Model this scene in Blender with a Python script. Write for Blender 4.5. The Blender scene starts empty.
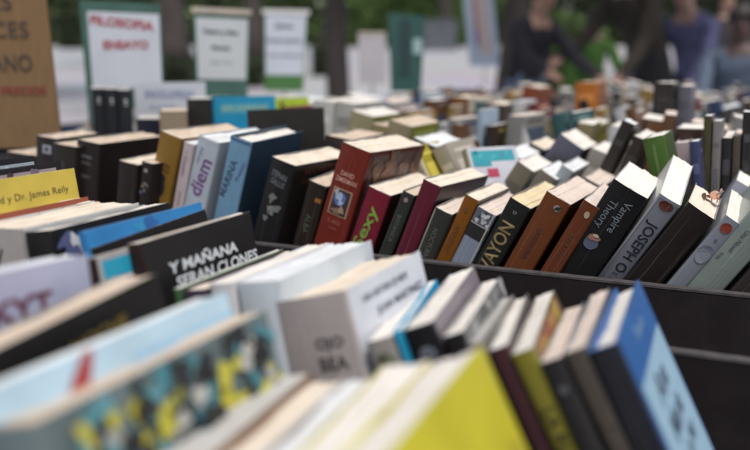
import bpy, math, random
from mathutils import Vector, Matrix, noise as mnoise
random.seed(7)
SC = bpy.context.scene
COL = SC.collection
PI = math.pi
# ------------------------------------------------------------------ camera numbers
FPX, PITCH, ZC = 850.0, math.radians(11.0), 1.10
CT, ST = math.cos(PITCH), math.sin(PITCH)
AZ = math.radians(25.0)
WA = Vector((math.sin(AZ), math.cos(AZ), 0))      # from the spines towards the fore-edges
TA = Vector((math.cos(AZ), -math.sin(AZ), 0))     # along the rows
UP = Vector((0, 0, 1))
CAM = Vector((0, 0, ZC))
FLOOR = ZC - 0.335
FOCUS = 0.94

def ray(x, y):
    u, v = x - 375.0, y - 225.0
    return Vector((u, FPX * CT - v * ST, -v * CT - FPX * ST))
def on_w(x, y, w):                                # view ray meets the upright plane w = const
    d = ray(x, y); return CAM + d * (w / d.dot(WA))
def on_plane(x, y, p, n):
    d = ray(x, y); return CAM + d * ((p - CAM).dot(n) / d.dot(n))
def at(x, y, D):                                  # point of the view ray at distance D straight ahead
    d = ray(x, y); return CAM + d * (D / d.y)
def proj(p):
    q = p - CAM
    zc = q.y * CT - q.z * ST
    if zc <= 0.01: return None
    return (375 + FPX * q.x / zc, 225 - FPX * (q.z * CT + q.y * ST) / zc)

# ------------------------------------------------------------------ materials
MATS = {}
def nmat(name, col, rough=0.5, var=0.12, scale=30.0, bump=0.0, col2=None, spec=0.5, stretch=None, coat=0.0, dirt=0.0):
    key = (name, tuple(round(c, 4) for c in col), rough, var, scale, bump, col2 and tuple(col2), stretch, dirt)
    if key in MATS: return MATS[key]
    m = bpy.data.materials.new(name); m.use_nodes = True
    nt = m.node_tree; N = nt.nodes; L = nt.links
    b = N['Principled BSDF']
    b.inputs['Roughness'].default_value = rough
    b.inputs['Specular IOR Level'].default_value = spec
    if coat: b.inputs['Coat Weight'].default_value = coat
    tc = N.new('ShaderNodeTexCoord')
    mp = N.new('ShaderNodeMapping'); L.new(tc.outputs['Object'], mp.inputs['Vector'])
    if stretch: mp.inputs['Scale'].default_value = stretch
    no = N.new('ShaderNodeTexNoise'); no.inputs['Scale'].default_value = scale; no.inputs['Detail'].default_value = 5
    L.new(mp.outputs[0], no.inputs['Vector'])
    rp = N.new('ShaderNodeValToRGB'); L.new(no.outputs['Fac'], rp.inputs[0])
    rp.color_ramp.elements[0].position = 0.3; rp.color_ramp.elements[1].position = 0.7
    a = [max(0, c * (1 - var)) for c in col]; c2 = col2 if col2 else [min(1, c * (1 + var)) for c in col]
    rp.color_ramp.elements[0].color = (*a, 1); rp.color_ramp.elements[1].color = (*c2, 1)
    out = rp.outputs[0]
    if dirt:
        n2 = N.new('ShaderNodeTexNoise'); n2.inputs['Scale'].default_value = scale * 0.35; n2.inputs['Detail'].default_value = 8
        n2.inputs['Roughness'].default_value = 0.7
        L.new(tc.outputs['Object'], n2.inputs['Vector'])
        r2 = N.new('ShaderNodeValToRGB'); L.new(n2.outputs['Fac'], r2.inputs[0])
        r2.color_ramp.elements[0].position = 0.52; r2.color_ramp.elements[1].position = 0.75
        mx = N.new('ShaderNodeMix'); mx.data_type = 'RGBA'
        ml = N.new('ShaderNodeMath'); ml.operation = 'MULTIPLY'; ml.inputs[1].default_value = dirt
        L.new(r2.outputs[0], ml.inputs[0]); L.new(ml.outputs[0], mx.inputs['Factor'])
        L.new(out, mx.inputs['A']); mx.inputs['B'].default_value = (*[min(.6, q * 1.5 + .015) for q in col], 1)
        out = mx.outputs['Result']
    L.new(out, b.inputs['Base Color'])
    if bump:
        bp = N.new('ShaderNodeBump'); bp.inputs['Strength'].default_value = bump; bp.inputs['Distance'].default_value = 0.001
        L.new(no.outputs['Fac'], bp.inputs['Height']); L.new(bp.outputs[0], b.inputs['Normal'])
    MATS[key] = m
    return m

def cover_mat(col, rough=0.48):
    rough = rough - .16 * (int(sum(col) * 7919) % 5) / 4
    return nmat('cover_card', tuple(q * (.85 if max(col) < .06 else 1) for q in col), rough, 0.10, 26.0, 0.12, dirt=0.5, spec=.28)
def pages_mat(tone='cream'):
    c = {'cream': (0.72, 0.645, 0.55), 'white': (0.75, 0.715, 0.675), 'yellow': (0.69, 0.58, 0.39), 'tan': (0.60, 0.50, 0.41),
         'pink': (0.68, 0.585, 0.53), 'cool': (0.70, 0.72, 0.75), 'grey': (0.50, 0.49, 0.48)}[tone]
    key = ('pages', tone)
    if key in MATS: return MATS[key]
    m = bpy.data.materials.new('page_edges_' + tone); m.use_nodes = True
    nt = m.node_tree; N = nt.nodes; L = nt.links; b = N['Principled BSDF']
    b.inputs['Roughness'].default_value = 0.9; b.inputs['Specular IOR Level'].default_value = 0.15
    tc = N.new('ShaderNodeTexCoord'); mp = N.new('ShaderNodeMapping'); mp.inputs['Scale'].default_value = (900, 7, 7)
    L.new(tc.outputs['Object'], mp.inputs['Vector'])
    no = N.new('ShaderNodeTexNoise'); no.inputs['Scale'].default_value = 1.0; no.inputs['Detail'].default_value = 3
    L.new(mp.outputs[0], no.inputs['Vector'])
    n2 = N.new('ShaderNodeTexNoise'); n2.inputs['Scale'].default_value = 22; n2.inputs['Detail'].default_value = 6
    L.new(tc.outputs['Object'], n2.inputs['Vector'])
    ad = N.new('ShaderNodeMath'); ad.operation = 'ADD'
    m2 = N.new('ShaderNodeMath'); m2.operation = 'MULTIPLY'; m2.inputs[1].default_value = 0.75
    L.new(n2.outputs['Fac'], m2.inputs[0]); L.new(no.outputs['Fac'], ad.inputs[0]); L.new(m2.outputs[0], ad.inputs[1])
    rp = N.new('ShaderNodeValToRGB'); rp.color_ramp.elements[0].position = 0.55; rp.color_ramp.elements[1].position = 1.1
    rp.color_ramp.elements[0].color = (c[0] * .88, c[1] * .86, c[2] * .83, 1); rp.color_ramp.elements[1].color = (*[min(1, q * 1.06) for q in c], 1)
    L.new(ad.outputs[0], rp.inputs[0]); L.new(rp.outputs[0], b.inputs['Base Color'])
    bp = N.new('ShaderNodeBump'); bp.inputs['Strength'].default_value = 0.16; bp.inputs['Distance'].default_value = 0.0005
    L.new(no.outputs['Fac'], bp.inputs['Height']); L.new(bp.outputs[0], b.inputs['Normal'])
    MATS[key] = m
    return m
def ink(col): return nmat('print_ink', col, 0.5, 0.06, 40.0)

# ------------------------------------------------------------------ mesh builder
class MB:
    def __init__(s): s.v = []; s.f = []; s.m = []; s.mats = []
    def mi(s, mat):
        if mat not in s.mats: s.mats.append(mat)
        return s.mats.index(mat)
    def add(s, vs, fs, mat):
        o = len(s.v); s.v += [tuple(v) for v in vs]; k = s.mi(mat)
        for f in fs: s.f.append([i + o for i in f]); s.m.append(k)
    def box(s, c, size, mat, M=None):
        x, y, z = [q / 2 for q in size]
        vs = [Vector((i * x, j * y, k * z)) for i in (-1, 1) for j in (-1, 1) for k in (-1, 1)]
        if M is not None: vs = [M @ v for v in vs]
        vs = [v + Vector(c) for v in vs]
        s.add(vs, [(0, 1, 3, 2), (4, 6, 7, 5), (0, 4, 5, 1), (2, 3, 7, 6), (0, 2, 6, 4), (1, 5, 7, 3)], mat)
    def tube(s, pts, rad, mat, n=10):
        rings = []
        for i, p in enumerate(pts):
            p = Vector(p)
            d = (Vector(pts[min(i + 1, len(pts) - 1)]) - Vector(pts[max(i - 1, 0)])).normalized()
            a = d.orthogonal().normalized() if i == 0 else (a - d * a.dot(d)).normalized()
            b = d.cross(a)
            rings.append([p + (a * math.cos(2 * PI * k / n) + b * math.sin(2 * PI * k / n)) * rad[i] for k in range(n)])
        vs = [v for r in rings for v in r]; fs = []
        for i in range(len(pts) - 1):
            for k in range(n):
                fs.append((i * n + k, i * n + (k + 1) % n, (i + 1) * n + (k + 1) % n, (i + 1) * n + k))
        fs.append(tuple(range(n))[::-1]); fs.append(tuple((len(pts) - 1) * n + k for k in range(n)))
        s.add(vs, fs, mat)
    def mesh(s, name, smooth=False):
        me = bpy.data.meshes.new(name); me.from_pydata(s.v, [], s.f)
        for m in s.mats: me.materials.append(m)
        me.polygons.foreach_set('material_index', s.m)
        if smooth: me.polygons.foreach_set('use_smooth', [True] * len(s.f))
        me.update(); return me
    def build(s, name, parent=None, smooth=False):
        return link(name, s.mesh(name, smooth), parent)
def link(name, me, parent=None):
    o = bpy.data.objects.new(name, me); COL.objects.link(o)
    if parent: o.parent = parent
    return o
def tag(o, label, cat, group=None, kind=None):
    if label: o['label'] = label
    if cat: o['category'] = cat
    if group: o['group'] = group
    if kind: o['kind'] = kind
    return o
def empty(name, loc, label, cat, group=None, rz=0):
    o = bpy.data.objects.new(name, None); COL.objects.link(o); o.location = loc; o.rotation_euler.z = rz
    o.empty_display_size = 0.05
    return tag(o, label, cat, group)

GL = {}
def text_geo(s, bold):
    k = (s, bold)
    if k in GL: return GL[k]
    cu = bpy.data.curves.new('t', 'FONT'); cu.body = s; cu.size = 1; cu.offset = bold; cu.resolution_u = 3
    o = bpy.data.objects.new('t', cu); COL.objects.link(o)
    dg = bpy.context.evaluated_depsgraph_get(); dg.update()
    me = bpy.data.meshes.new_from_object(o.evaluated_get(dg))
    vs = [v.co.copy() for v in me.vertices]; fs = [tuple(p.vertices) for p in me.polygons]
    COL.objects.unlink(o); bpy.data.objects.remove(o); bpy.data.curves.remove(cu); bpy.data.meshes.remove(me)
    x0 = min(v.x for v in vs); x1 = max(v.x for v in vs); y0 = min(v.y for v in vs); y1 = max(v.y for v in vs)
    vs = [((v.x - (x0 + x1) / 2), (v.y - (y0 + y1) / 2)) for v in vs]
    GL[k] = (vs, fs, x1 - x0, y1 - y0)
    return GL[k]

# a flat decoration on a surface: fn(a, b, e) -> point; a to the right, b up, both metres
def deco_text(mb, fn, s, a, b, h, rot=0, mat=None, bold=0.0, fit=None, slant=0.0):
    vs, fs, w, hh = text_geo(s, bold)
    k = h / hh; kx = k if not fit else fit / w
    r = math.radians(rot); c, q = math.cos(r), math.sin(r); out = []
    for x, y in vs:
        x, y = x * kx + slant * y * k, y * k
        out.append(fn(a + x * c - y * q, b + x * q + y * c, 0.0006))
    mb.add(out, fs, mat)
def deco_poly(mb, fn, pts, mat, e=0.0003):
    mb.add([fn(p[0], p[1], e) for p in pts], [tuple(range(len(pts)))], mat)
def deco_rect(mb, fn, a0, a1, b0, b1, mat, e=0.0003, n=6):
    vs = []; fs = []
    for i in range(n + 1):
        a = a0 + (a1 - a0) * i / n
        vs += [fn(a, b0, e), fn(a, b1, e)]
    for i in range(n): fs.append((2 * i, 2 * i + 2, 2 * i + 3, 2 * i + 1))
    mb.add(vs, fs, mat)
def deco_ell(mb, fn, a, b, ra, rb, mat, e=0.0004, rot=0, n=20, wob=0):
    r = math.radians(rot); pts = []
    for k in range(n):
        t = 2 * PI * k / n; w = 1 + wob * math.sin(3 * t + a * 900) + wob * .6 * math.sin(5 * t + b * 700)
        x, y = ra * w * math.cos(t), rb * w * math.sin(t)
        pts.append((a + x * math.cos(r) - y * math.sin(r), b + x * math.sin(r) + y * math.cos(r)))
    deco_poly(mb, fn, pts, mat, e)

# ------------------------------------------------------------------ one book
BOOKS = []
def book_meshes(t, W, H, front, spine, back, pages, hard=False, flare=0.0, flare_l=None, deco=None, edge=None, detail=2, crease=None):
    c = 0.0024 if hard else 0.0007
    oh = 0.003 if hard else 0.0003
    if flare_l is None: flare_l = flare * 0.7
    np_ = 12 if detail > 1 else 4
    bul = min(0.003, t * 0.06)
    f = lambda u: 0.75 * u ** 1.6 + 0.25 * u + (0.10 * math.sin(u * PI) if detail > 1 else 0)
    xr = lambda y: t / 2 + flare * f(max(0, min(1, y / W)))
    xl = lambda y: -t / 2 + flare_l * f(max(0, min(1, y / W)))
    ys = lambda x: -bul * (1 - min(1, (2 * x / t) ** 2))
    rr = min(0.0022, t * 0.12)
    outer = []; seg = []
    fine = [W * i / np_ for i in range(np_ + 1)]
    for y in reversed(fine[1:]): outer.append((xr(y), y))
    outer.append((xr(rr), rr)); nr = len(outer)
    outer.append((t / 2 - rr * .3, rr * .3 + ys(t / 2 - rr * .3)))
    ks = 6 if detail > 1 else 2
    for i in range(ks + 1):
        x = (t / 2 - rr) - (t - 2 * rr) * i / ks
        outer.append((x, ys(x)))
    outer.append((-t / 2 + rr * .3, rr * .3 + ys(t / 2 - rr * .3)))
    nl = len(outer)
    outer.append((xl(rr), rr))
    for y in fine[1:]: outer.append((xl(y), y))
    inner = []
    for i, (x, y) in enumerate(outer):
        if i < nr: inner.append((x - c, max(y, c + rr * .5)))
        elif i >= nl: inner.append((x + c, max(y, c + rr * .5)))
        else: inner.append((max(-t / 2 + c, min(t / 2 - c, x)), y + c * 1.4))
    mb = MB(); n = len(outer)
    edge = edge or front
    nz = 1
    for i in range(n - 1):
        (x0, y0), (x1, y1) = outer[i], outer[i + 1]; (p0, q0), (p1, q1) = inner[i], inner[i + 1]
        m = front if i < nr - 1 else (back if i >= nl else spine)
        mb.add([(x0, y0, 0), (x1, y1, 0), (x1, y1, H), (x0, y0, H)], [(0, 1, 2, 3)][::1], m)
        mb.add([(p0, q0, 0), (p1, q1, 0), (p1, q1, H), (p0, q0, H)], [(3, 2, 1, 0)], edge)
        mb.add([(x0, y0, H), (x1, y1, H), (p1, q1, H), (p0, q0, H)], [(0, 1, 2, 3)], edge)
        mb.add([(x0, y0, 0), (x1, y1, 0), (p1, q1, 0), (p0, q0, 0)], [(3, 2, 1, 0)], edge)
    for i in (0, n - 1):
        (x0, y0), (p0, q0) = outer[i], inner[i]
        mb.add([(x0, y0, 0), (x0, y0, H), (p0, q0, H), (p0, q0, 0)], [(0, 1, 2, 3)], edge)
    fs = lambda a, b, e: Vector((max(-t / 2 + .0002, min(t / 2 - .0002, a)), ys(max(-t / 2, min(t / 2, a))) - e, H + min(b, -.0003)))          # spine: a from centre, b down negative
    ff = lambda a, b, e: Vector((xr(max(.0005, min(W - .0005, a))) + e, max(.0005, min(W - .0005, a)), H + min(b, -.0004)))                                    # front: a from the spine
    if crease is not None:
        q = random.Random(int(t * 1e6) + int(W * 1e5)); cm = nmat('spine_crease', crease, .7, .25, 90)
        for _ in range(q.randint(2, 4)):
            a0 = q.uniform(-.40, .42) * t; wv = q.uniform(.00012, .00028); z0 = q.uniform(0, .03); z1 = q.uniform(.10, H - .01); n_ = 14; vs = []
            for i in range(n_ + 1):
                z = z0 + (z1 - z0) * i / n_; dx = .0004 * math.sin(i * 1.7 + a0 * 900); ww = wv * (0.3 + math.sin(PI * i / n_))
                vs += [fs(a0 + dx - ww, -z, .00025), fs(a0 + dx + ww, -z, .00025)]
            mb.add(vs, [(2 * i, 2 * i + 1, 2 * i + 3, 2 * i + 2) for i in range(n_)], cm)
        for a0, b0, r_ in ((-t / 2, 0, .0022), (t / 2, 0, .003)):      # rubbed corners of the spine head
            k_ = 7; pts = [(a0 + r_ * q.uniform(.5, 1.1) * math.cos(PI + (PI if a0 < 0 else PI / 2) * 0 + i * PI / k_ ) * (1), b0 - abs(r_ * q.uniform(.4, 1.3) * math.sin(i * PI / k_))) for i in range(k_ + 1)]
            deco_poly(mb, fs, pts, cm, .0003)
        for _ in range(5):                                             # rubbed spots along the cover's top edge
            a0 = q.uniform(.05, .95) * W; r_ = q.uniform(.001, .004)
            deco_poly(mb, ff, [(a0 - r_, -.0003), (a0 - r_ * .4, -.0009 - r_ * .15 * q.random()), (a0 + r_ * .5, -.0007), (a0 + r_, -.0003)], cm, .00025)
    if deco: deco(mb, fs, ff, t, W, H)
    # page block
    pb = MB(); k = max(3, min(14, int(t / 0.004))) if detail > 1 else 2
    rnd = random.Random(int(t * 1e6) + int(H * 1e5))
    zt = [H - oh - (rnd.random() * 0.0012 if detail > 1 else 0) for _ in range(k)]
    we = [W - oh - (rnd.random() * 0.0009 if detail > 1 else 0) for _ in range(k)]
    y00 = c * 1.4 + 0.0006
    for j in range(k):
        g0, g1 = j / k, (j + 1) / k
        col = []
        yy = [y00 + (we[j] - y00) * i / np_ for i in range(np_ + 1)]
        A = []; B = []
        for y in yy:
            l, r = xl(y) + c, xr(y) - c
            # head of the block is never quite flat: it dips between the boards
            A.append((l + (r - l) * g0, y)); B.append((l + (r - l) * g1, y))
        dip = lambda y: (0.0016 * math.sin(PI * (y / W)) + .0006 * math.sin(y * 90 + t * 700) + .0003 * math.sin(y * 210 + j)) * (1 if detail > 1 else 0)
        o = []
        for i in range(np_ + 1):
            z = zt[j] - dip(yy[i])
            o += [(A[i][0], A[i][1], z), (B[i][0], B[i][1], z), (A[i][0], A[i][1], oh), (B[i][0], B[i][1], oh)]
        fc = []
        for i in range(np_):
            a = 4 * i; b = a + 4
            fc += [(a, a + 1, b + 1, b), (a + 2, b + 2, b + 3, a + 3), (a, b, b + 2, a + 2), (a + 1, a + 3, b + 3, b + 1)]
        a = 4 * np_
        fc += [(0, 2, 3, 1), (a, a + 1, a + 3, a + 2)]
        pb.add(o, fc, pages)
    return mb, pb

def frame(yaw, lean, pitch):
    M = Matrix((TA, WA, UP)).transposed()             # columns T, W, U
    R = Matrix.Rotation(math.radians(yaw), 3, 'Z') @ Matrix.Rotation(math.radians(pitch), 3, 'X') @ Matrix.Rotation(math.radians(lean), 3, 'Y')
    return M @ R

def book(label, L=None, R=None, F=None, w=1.0, t=None, W=None, lean=None, yaw=0, pitch=0, H=None, front=(.4, .4, .4), spine=None,
         back=None, pages='cream', hard=False, deco=None, flare=None, edge=None, floor=FLOOR, rough=0.45, group=None, detail=2, Fw=None, yaw_auto=False, cat='book', name=None):
    if L is not None and R is not None:
        pl, pr = on_w(*L, w), on_w(*R, w); d = pr - pl
        if lean is None: lean = math.degrees(math.atan2(-d.z, d.dot(TA)))
        if t is None: t = d.length
        C = pr
        M = frame(yaw, lean, pitch)
    elif R is not None:
        C = on_w(*R, w); M = frame(yaw, lean, pitch)
    else:
        M = frame(yaw, lean, pitch); C = on_w(*F, w) - M.col[1] * W
        if F and Fw: pass
    fl = 0.0 if flare is None else flare
    if L is not None and F is not None:
        P = on_plane(*F, C, M.col[2]); q = P - C
        Wm = q.dot(M.col[1]); fm = q.dot(M.col[0])
        if W is None: W = max(0.105, min(0.165, Wm))
        if flare is None: fl = max(-0.012, min(0.022, fm))
    if L is not None and F is not None and yaw_auto:
        for _ in range(4):
            P = on_plane(*F, C, M.col[2]); q = P - C
            yaw += max(-10, min(10, math.degrees(math.atan2(-q.dot(M.col[0]), q.dot(M.col[1])))))
            yaw = max(-4, min(32, yaw)); M = frame(yaw, lean, pitch)
        P = on_plane(*F, C, M.col[2]); q = P - C; W = max(.11, min(.155, q.length)); t = t * math.cos(math.radians(yaw))
    if W is None: W = 0.135
    # height: the lowest bottom corner rests on the tray floor
    if H is None:
        low = min((M @ Vector((x, y, 0))).z for x in (-t, 0) for y in (0, W))
        H = (C.z + low - floor) / M.col[2].z
        H = max(0.12, min(0.30, H))
    base = C - M @ Vector((t / 2, 0, H))
    spine = spine or front; back = back or front
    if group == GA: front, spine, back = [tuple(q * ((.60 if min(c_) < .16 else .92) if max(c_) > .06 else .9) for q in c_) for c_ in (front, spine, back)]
    if group in (GB, GC): front, spine, back = [tuple(q * .6 for q in c_) if max(c_) < .06 else c_ for c_ in (front, spine, back)]
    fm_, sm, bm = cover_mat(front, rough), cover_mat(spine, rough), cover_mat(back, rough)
    em = cover_mat(edge, .7) if edge else (fm_ if hard else cover_mat(tuple(min(.7, .35 * c + .30) for c in front), .7))
    mb, pb = book_meshes(t, W, H, fm_, sm, bm, pages_mat(pages), hard, fl, None, deco, em, detail, tuple(min(.62, q * 1.25 + .035) for q in spine))
    rt = empty(name or ('hardback_book' if hard else 'paperback_book'), base, label, cat, group)
    rt.rotation_euler = M.to_euler()
    mb.build('cover', rt); pb.build('page_block', rt)
    BOOKS.append((label, round(t, 3), round(W, 3), round(H, 3), round(lean), round(fl, 3), round(base.dot(TA), 3)))
    return rt

WHITE = (.72, .72, .73); BLACK = (.027, .020, .020)
GA = 'books leaning in the middle row behind the grey divider'
GB = 'books leaning in the near row in front of the divider'
GC = 'blurred books along the bottom edge of the picture'
GD = 'out of focus books in the row behind the sharp ones'

# ---------------- decorations
def D(*ops):
    def run(mb, fs, ff, t, W, H):
        for op in ops: op(mb, fs, ff, t, W, H)
    return run
def S_text(s, b, h, rot=0, col=(.7, .7, .7), bold=0.0, a=0.0, fit=None, slant=0):
    return lambda mb, fs, ff, t, W, H: deco_text(mb, fs, s, a * t, -b, h, rot, ink(col), bold, fit, slant)
def S_rect(a0, a1, b0, b1, col, e=0.0003):
    return lambda mb, fs, ff, t, W, H: deco_rect(mb, fs, a0 * t, a1 * t, -b1, -b0, ink(col), e, 6)
def S_ell(a, b, ra, rb, col, e=0.0005, rot=0, wob=0):
    return lambda mb, fs, ff, t, W, H: deco_ell(mb, fs, a * t, -b, ra, rb, ink(col), e, rot, 22, wob)
def C_text(s, a, b, h, rot=0, col=(.7, .7, .7), bold=0.0, fit=None, slant=0):
    return lambda mb, fs, ff, t, W, H: deco_text(mb, ff, s, a * W, -b, h, rot, ink(col), bold, fit, slant)
def C_rect(a0, a1, b0, b1, col, e=0.0003):
    return lambda mb, fs, ff, t, W, H: deco_rect(mb, ff, a0 * W, a1 * W, -b1, -b0, ink(col), e, 10)
def C_ell(a, b, ra, rb, col, e=0.0005, rot=0, wob=0):
    return lambda mb, fs, ff, t, W, H: deco_ell(mb, ff, a * W, -b, ra, rb, ink(col), e, rot, 22, wob)
def C_blobs(seed, n, cols, a0, a1, b0, b1, r):
    def run(mb, fs, ff, t, W, H):
        q = random.Random(seed)
        for i in range(n):
            deco_ell(mb, ff, q.uniform(a0, a1) * W, -q.uniform(b0, b1), r * q.uniform(.4, 1), r * q.uniform(.3, .9), ink(q.choice(cols)), 0.0003 + i * 0.00003, q.uniform(0, 180), 16, .22)
    return run
def S_blobs(seed, n, cols, a0, a1, b0, b1, r):
    def run(mb, fs, ff, t, W, H):
        q = random.Random(seed)
        for i in range(n):
            deco_ell(mb, fs, q.uniform(a0, a1) * t, -q.uniform(b0, b1), r * q.uniform(.4, 1), r * q.uniform(.3, .9), ink(q.choice(cols)), 0.0005 + i * 0.00003, q.uniform(0, 180), 14, .22)
    return run

# ================================================================== ROW A : the sharp middle row
A = dict(w=1.0, group=GA)
GREYINK = (.30, .30, .32)
book('squat black book at the far left, half hidden by the cardboard sign', L=(6, 152), R=(37, 156), lean=4, front=BLACK, pages='tan', F=(66, 150), **A)
book('black book with a small grey emblem, beside the cardboard sign', L=(36, 133), R=(57, 139), lean=6, front=BLACK, pages='tan', F=(100, 133),
     deco=D(S_rect(-.12, .28, .012, .026, (.30, .32, .38)), S_rect(0, .16, .016, .022, (.05, .05, .06), .0006)), **A)
book('dark brown book with a low top between two tall black volumes', L=(53, 141), R=(76, 147), lean=6, w=.985, group=GA, front=(.030, .024, .022), pages='tan',
     deco=D(S_text('ANTOLOGIA', .05, .006, 90, (.12, .10, .09))))
book('tallest thick black volume with two lines of faint grey lettering', L=(77, 137), R=(100, 144), lean=8, front=BLACK, pages='tan', F=(160, 131), flare=.0, W=.155,
     deco=D(S_text('HISTORIA', .024, .0048, 0, GREYINK, fit=.021), S_text('UNIVERSAL', .034, .0045, 0, (.2, .2, .2), fit=.02), S_text('TOMO II', .055, .0045, 0, (.2, .2, .22), fit=.018)), **A)
book('small low black book before the tall black volume', L=(119, 158), R=(138, 165), lean=9, w=.97, group=GA, front=BLACK, pages='cream', F=(158, 154), W=.11)
book('thin black book with a pale figure, against the mustard spine', L=(142, 158), R=(153, 164), lean=10, w=.975, group=GA, front=BLACK, pages='tan', W=.11,
     deco=D(S_ell(0, .012, .0035, .003, (.3, .28, .26)), S_blobs(3, 5, [(.25, .2, .15), (.1, .12, .2)], -.3, .3, .02, .05, .004)))
book('mustard yellow book with a black figure low on its spine', L=(161, 128), R=(182, 139), lean=17, front=(.43, .255, .055), spine=(.36, .20, .035), pages='tan', F=(236, 124), flare=.004,
     deco=D(S_text('MARTIN', .047, .0055, 0, (.05, .03, .02), .01, fit=.021), S_text('SANTOS', .055, .0055, 0, (.06, .035, .02), .01, fit=.022),
            S_ell(0, .068, .0075, .0075, (.02, .02, .03)), S_ell(.0, .085, .009, .014, (.02, .02, .03), wob=.12), S_ell(-.1, .072, .003, .003, (.35, .3, .2), .0009)), **A)
book('thin whitish pink book squeezed beside the mustard one', L=(184, 141), R=(194, 145), lean=15, front=(.60, .55, .58), spine=(.52, .44, .46), pages='cool', W=.125,
     deco=D(S_text('Cuentos', .035, .006, -90, (.22, .08, .2)), S_text('*', .014, .004, 0, (.25, .1, .3)), S_text('poemas', .085, .005, -90, (.3, .15, .2))), **A)
book('white book with the purple word diem down its spine', L=(200, 131), R=(220, 143), lean=17, front=(.60, .63, .70), spine=(.44, .49, .56), pages='cool', F=(300, 127), W=.15, flare=.0,
     deco=D(S_text('diem', .058, .0215, 82, (.16, .06, .22), .012), S_text('carpe', .028, .008, 80, (.25, .25, .35), a=-.2), S_rect(-.5, .5, .0, .003, (.6, .6, .66))), **A)
book('steel blue hardback with a dark blue cover, right of the white one', L=(231, 134), R=(252, 143), lean=16, front=(.06, .11, .18), spine=(.16, .31, .46), back=(.14, .28, .42), pages='white', hard=True, F=(328, 127),
     deco=D(S_text('MARINA', .06, .011, 80, (.05, .08, .14), .01, a=-.18), S_text('Premio', .045, .007, 80, (.12, .13, .3), a=.28), S_rect(-.5, .5, .002, .005, (.05, .1, .2))), **A)
book('black book with tall grey letters and a pale figure on its spine', L=(273, 152), R=(296, 166), lean=17, front=(.035, .026, .026), spine=(.022, .022, .024), pages='cream', F=(338, 150), flare=.006,
     deco=D(S_text('STEPHAN', .021, .0085, -8, (.20, .22, .25), fit=.024), S_text('GALLUS', .032, .0085, -8, (.20, .22, .25), fit=.022), S_blobs(11, 9, [(.16, .17, .17), (.10, .11, .11), (.22, .22, .2)], -.25, .3, .05, .095, .006),
            C_text('SECRETO', .45, .012, .009, 0, (.20, .07, .05), fit=.09), C_text('DEL BOSQUE', .45, .028, .008, 0, (.18, .07, .05), fit=.09)), **A)
book('small dark brown book tucked behind the tall red one', L=(309, 179), R=(327, 187), lean=17, w=1.01, group=GA, front=(.05, .03, .025), spine=(.035, .025, .022), pages='tan', F=(345, 170), W=.11,
     deco=D(S_text('ALBA', .06, .008, -90, (.09, .12, .07)), S_rect(.1, .4, .02, .026, (.3, .12, .03))))
book('tall red book with a framed blue globe picture on its spine', L=(343, 139), R=(371, 153), lean=18, front=(.18, .035, .025), spine=(.27, .042, .03), pages='cream', F=(435, 144), flare=.012,
     deco=D(S_text('DAVID', .039, .0066, 0, (.62, .34, .29), .01, fit=.020), S_text('ZIMERMAN', .048, .0068, 0, (.60, .32, .27), .01, fit=.032),
            S_rect(-.32, .33, .060, .098, (.42, .27, .17)), S_rect(-.28, .29, .0615, .0965, (.05, .035, .04), .0005),
            S_ell(-.02, .074, .0088, .0095, (.10, .16, .42), .0008, 0, .05), S_ell(-.05, .071, .0055, .0058, (.38, .46, .62), .0010, 0, .12), S_ell(.04, .079, .0035, .003, (.42, .48, .6), .0010, 20, .15),
            S_ell(-.02, .091, .008, .004, (.24, .14, .09), .0010, 10, .2), S_ell(.12, .088, .004, .005, (.36, .25, .17), .0012, 30, .2), S_ell(-.18, .066, .003, .005, (.42, .38, .45), .0010, 0, .2),
            S_text('EL ARCA', .107, .006, 0, (.40, .14, .10), fit=.019), S_text('novela', .116, .004, 0, (.35, .12, .1), fit=.012),
            C_rect(.08, .95, .006, .16, (.11, .065, .06)), C_blobs(41, 60, [(.18, .10, .08), (.10, .07, .07), (.26, .13, .09), (.16, .14, .15), (.20, .10, .06), (.13, .09, .08)], .10, .93, .008, .09, .016)), **A)
book('red book with a green handwritten title down its spine', L=(370, 182), R=(391, 196), lean=20, front=(.085, .022, .022), spine=(.29, .028, .055), pages='cream', F=(432, 176), flare=.004,
     deco=D(S_text('Sexy', .054, .020, 84, (.20, .34, .06), .02, fit=.062, slant=.1)), **A)
book('thin dark green book wedged before the maroon one', L=(404, 188), R=(415, 196), lean=22, front=(.035, .042, .032), spine=(.040, .045, .040), pages='tan', W=.12,
     deco=D(S_ell(0, .010, .003, .0035, (.3, .2, .2)), S_text('BOTANICA', .052, .0055, -90, (.12, .13, .11))), **A)
book('plain maroon book with no lettering on its spine', L=(424, 177), R=(441, 187), lean=21, front=(.05, .022, .025), spine=(.185, .028, .055), pages='cream', F=(489, 172), flare=.012, **A)
book('low grey green book with a pink tinged top', L=(435, 208), R=(452, 215), lean=22, w=.99, group=GA, front=(.11, .11, .10), spine=(.075, .078, .072), pages='pink', F=(480, 200),
     deco=D(S_rect(-.5, -.42, .002, .15, (.32, .32, .27)), S_text('NOCTURNO', .05, .006, -90, (.14, .14, .13))))
book('thin orange brown book with a pale top, left of the silver spine', L=(466, 193), R=(479, 201), lean=24, front=(.12, .06, .03), spine=(.33, .12, .02), pages='cream', F=(511, 180), W=.13, flare=.002,
     deco=D(S_text('AMARILLO', .06, .006, -90, (.14, .06, .02)), S_ell(0, .018, .003, .003, (.15, .06, .02))), **A)
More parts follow.
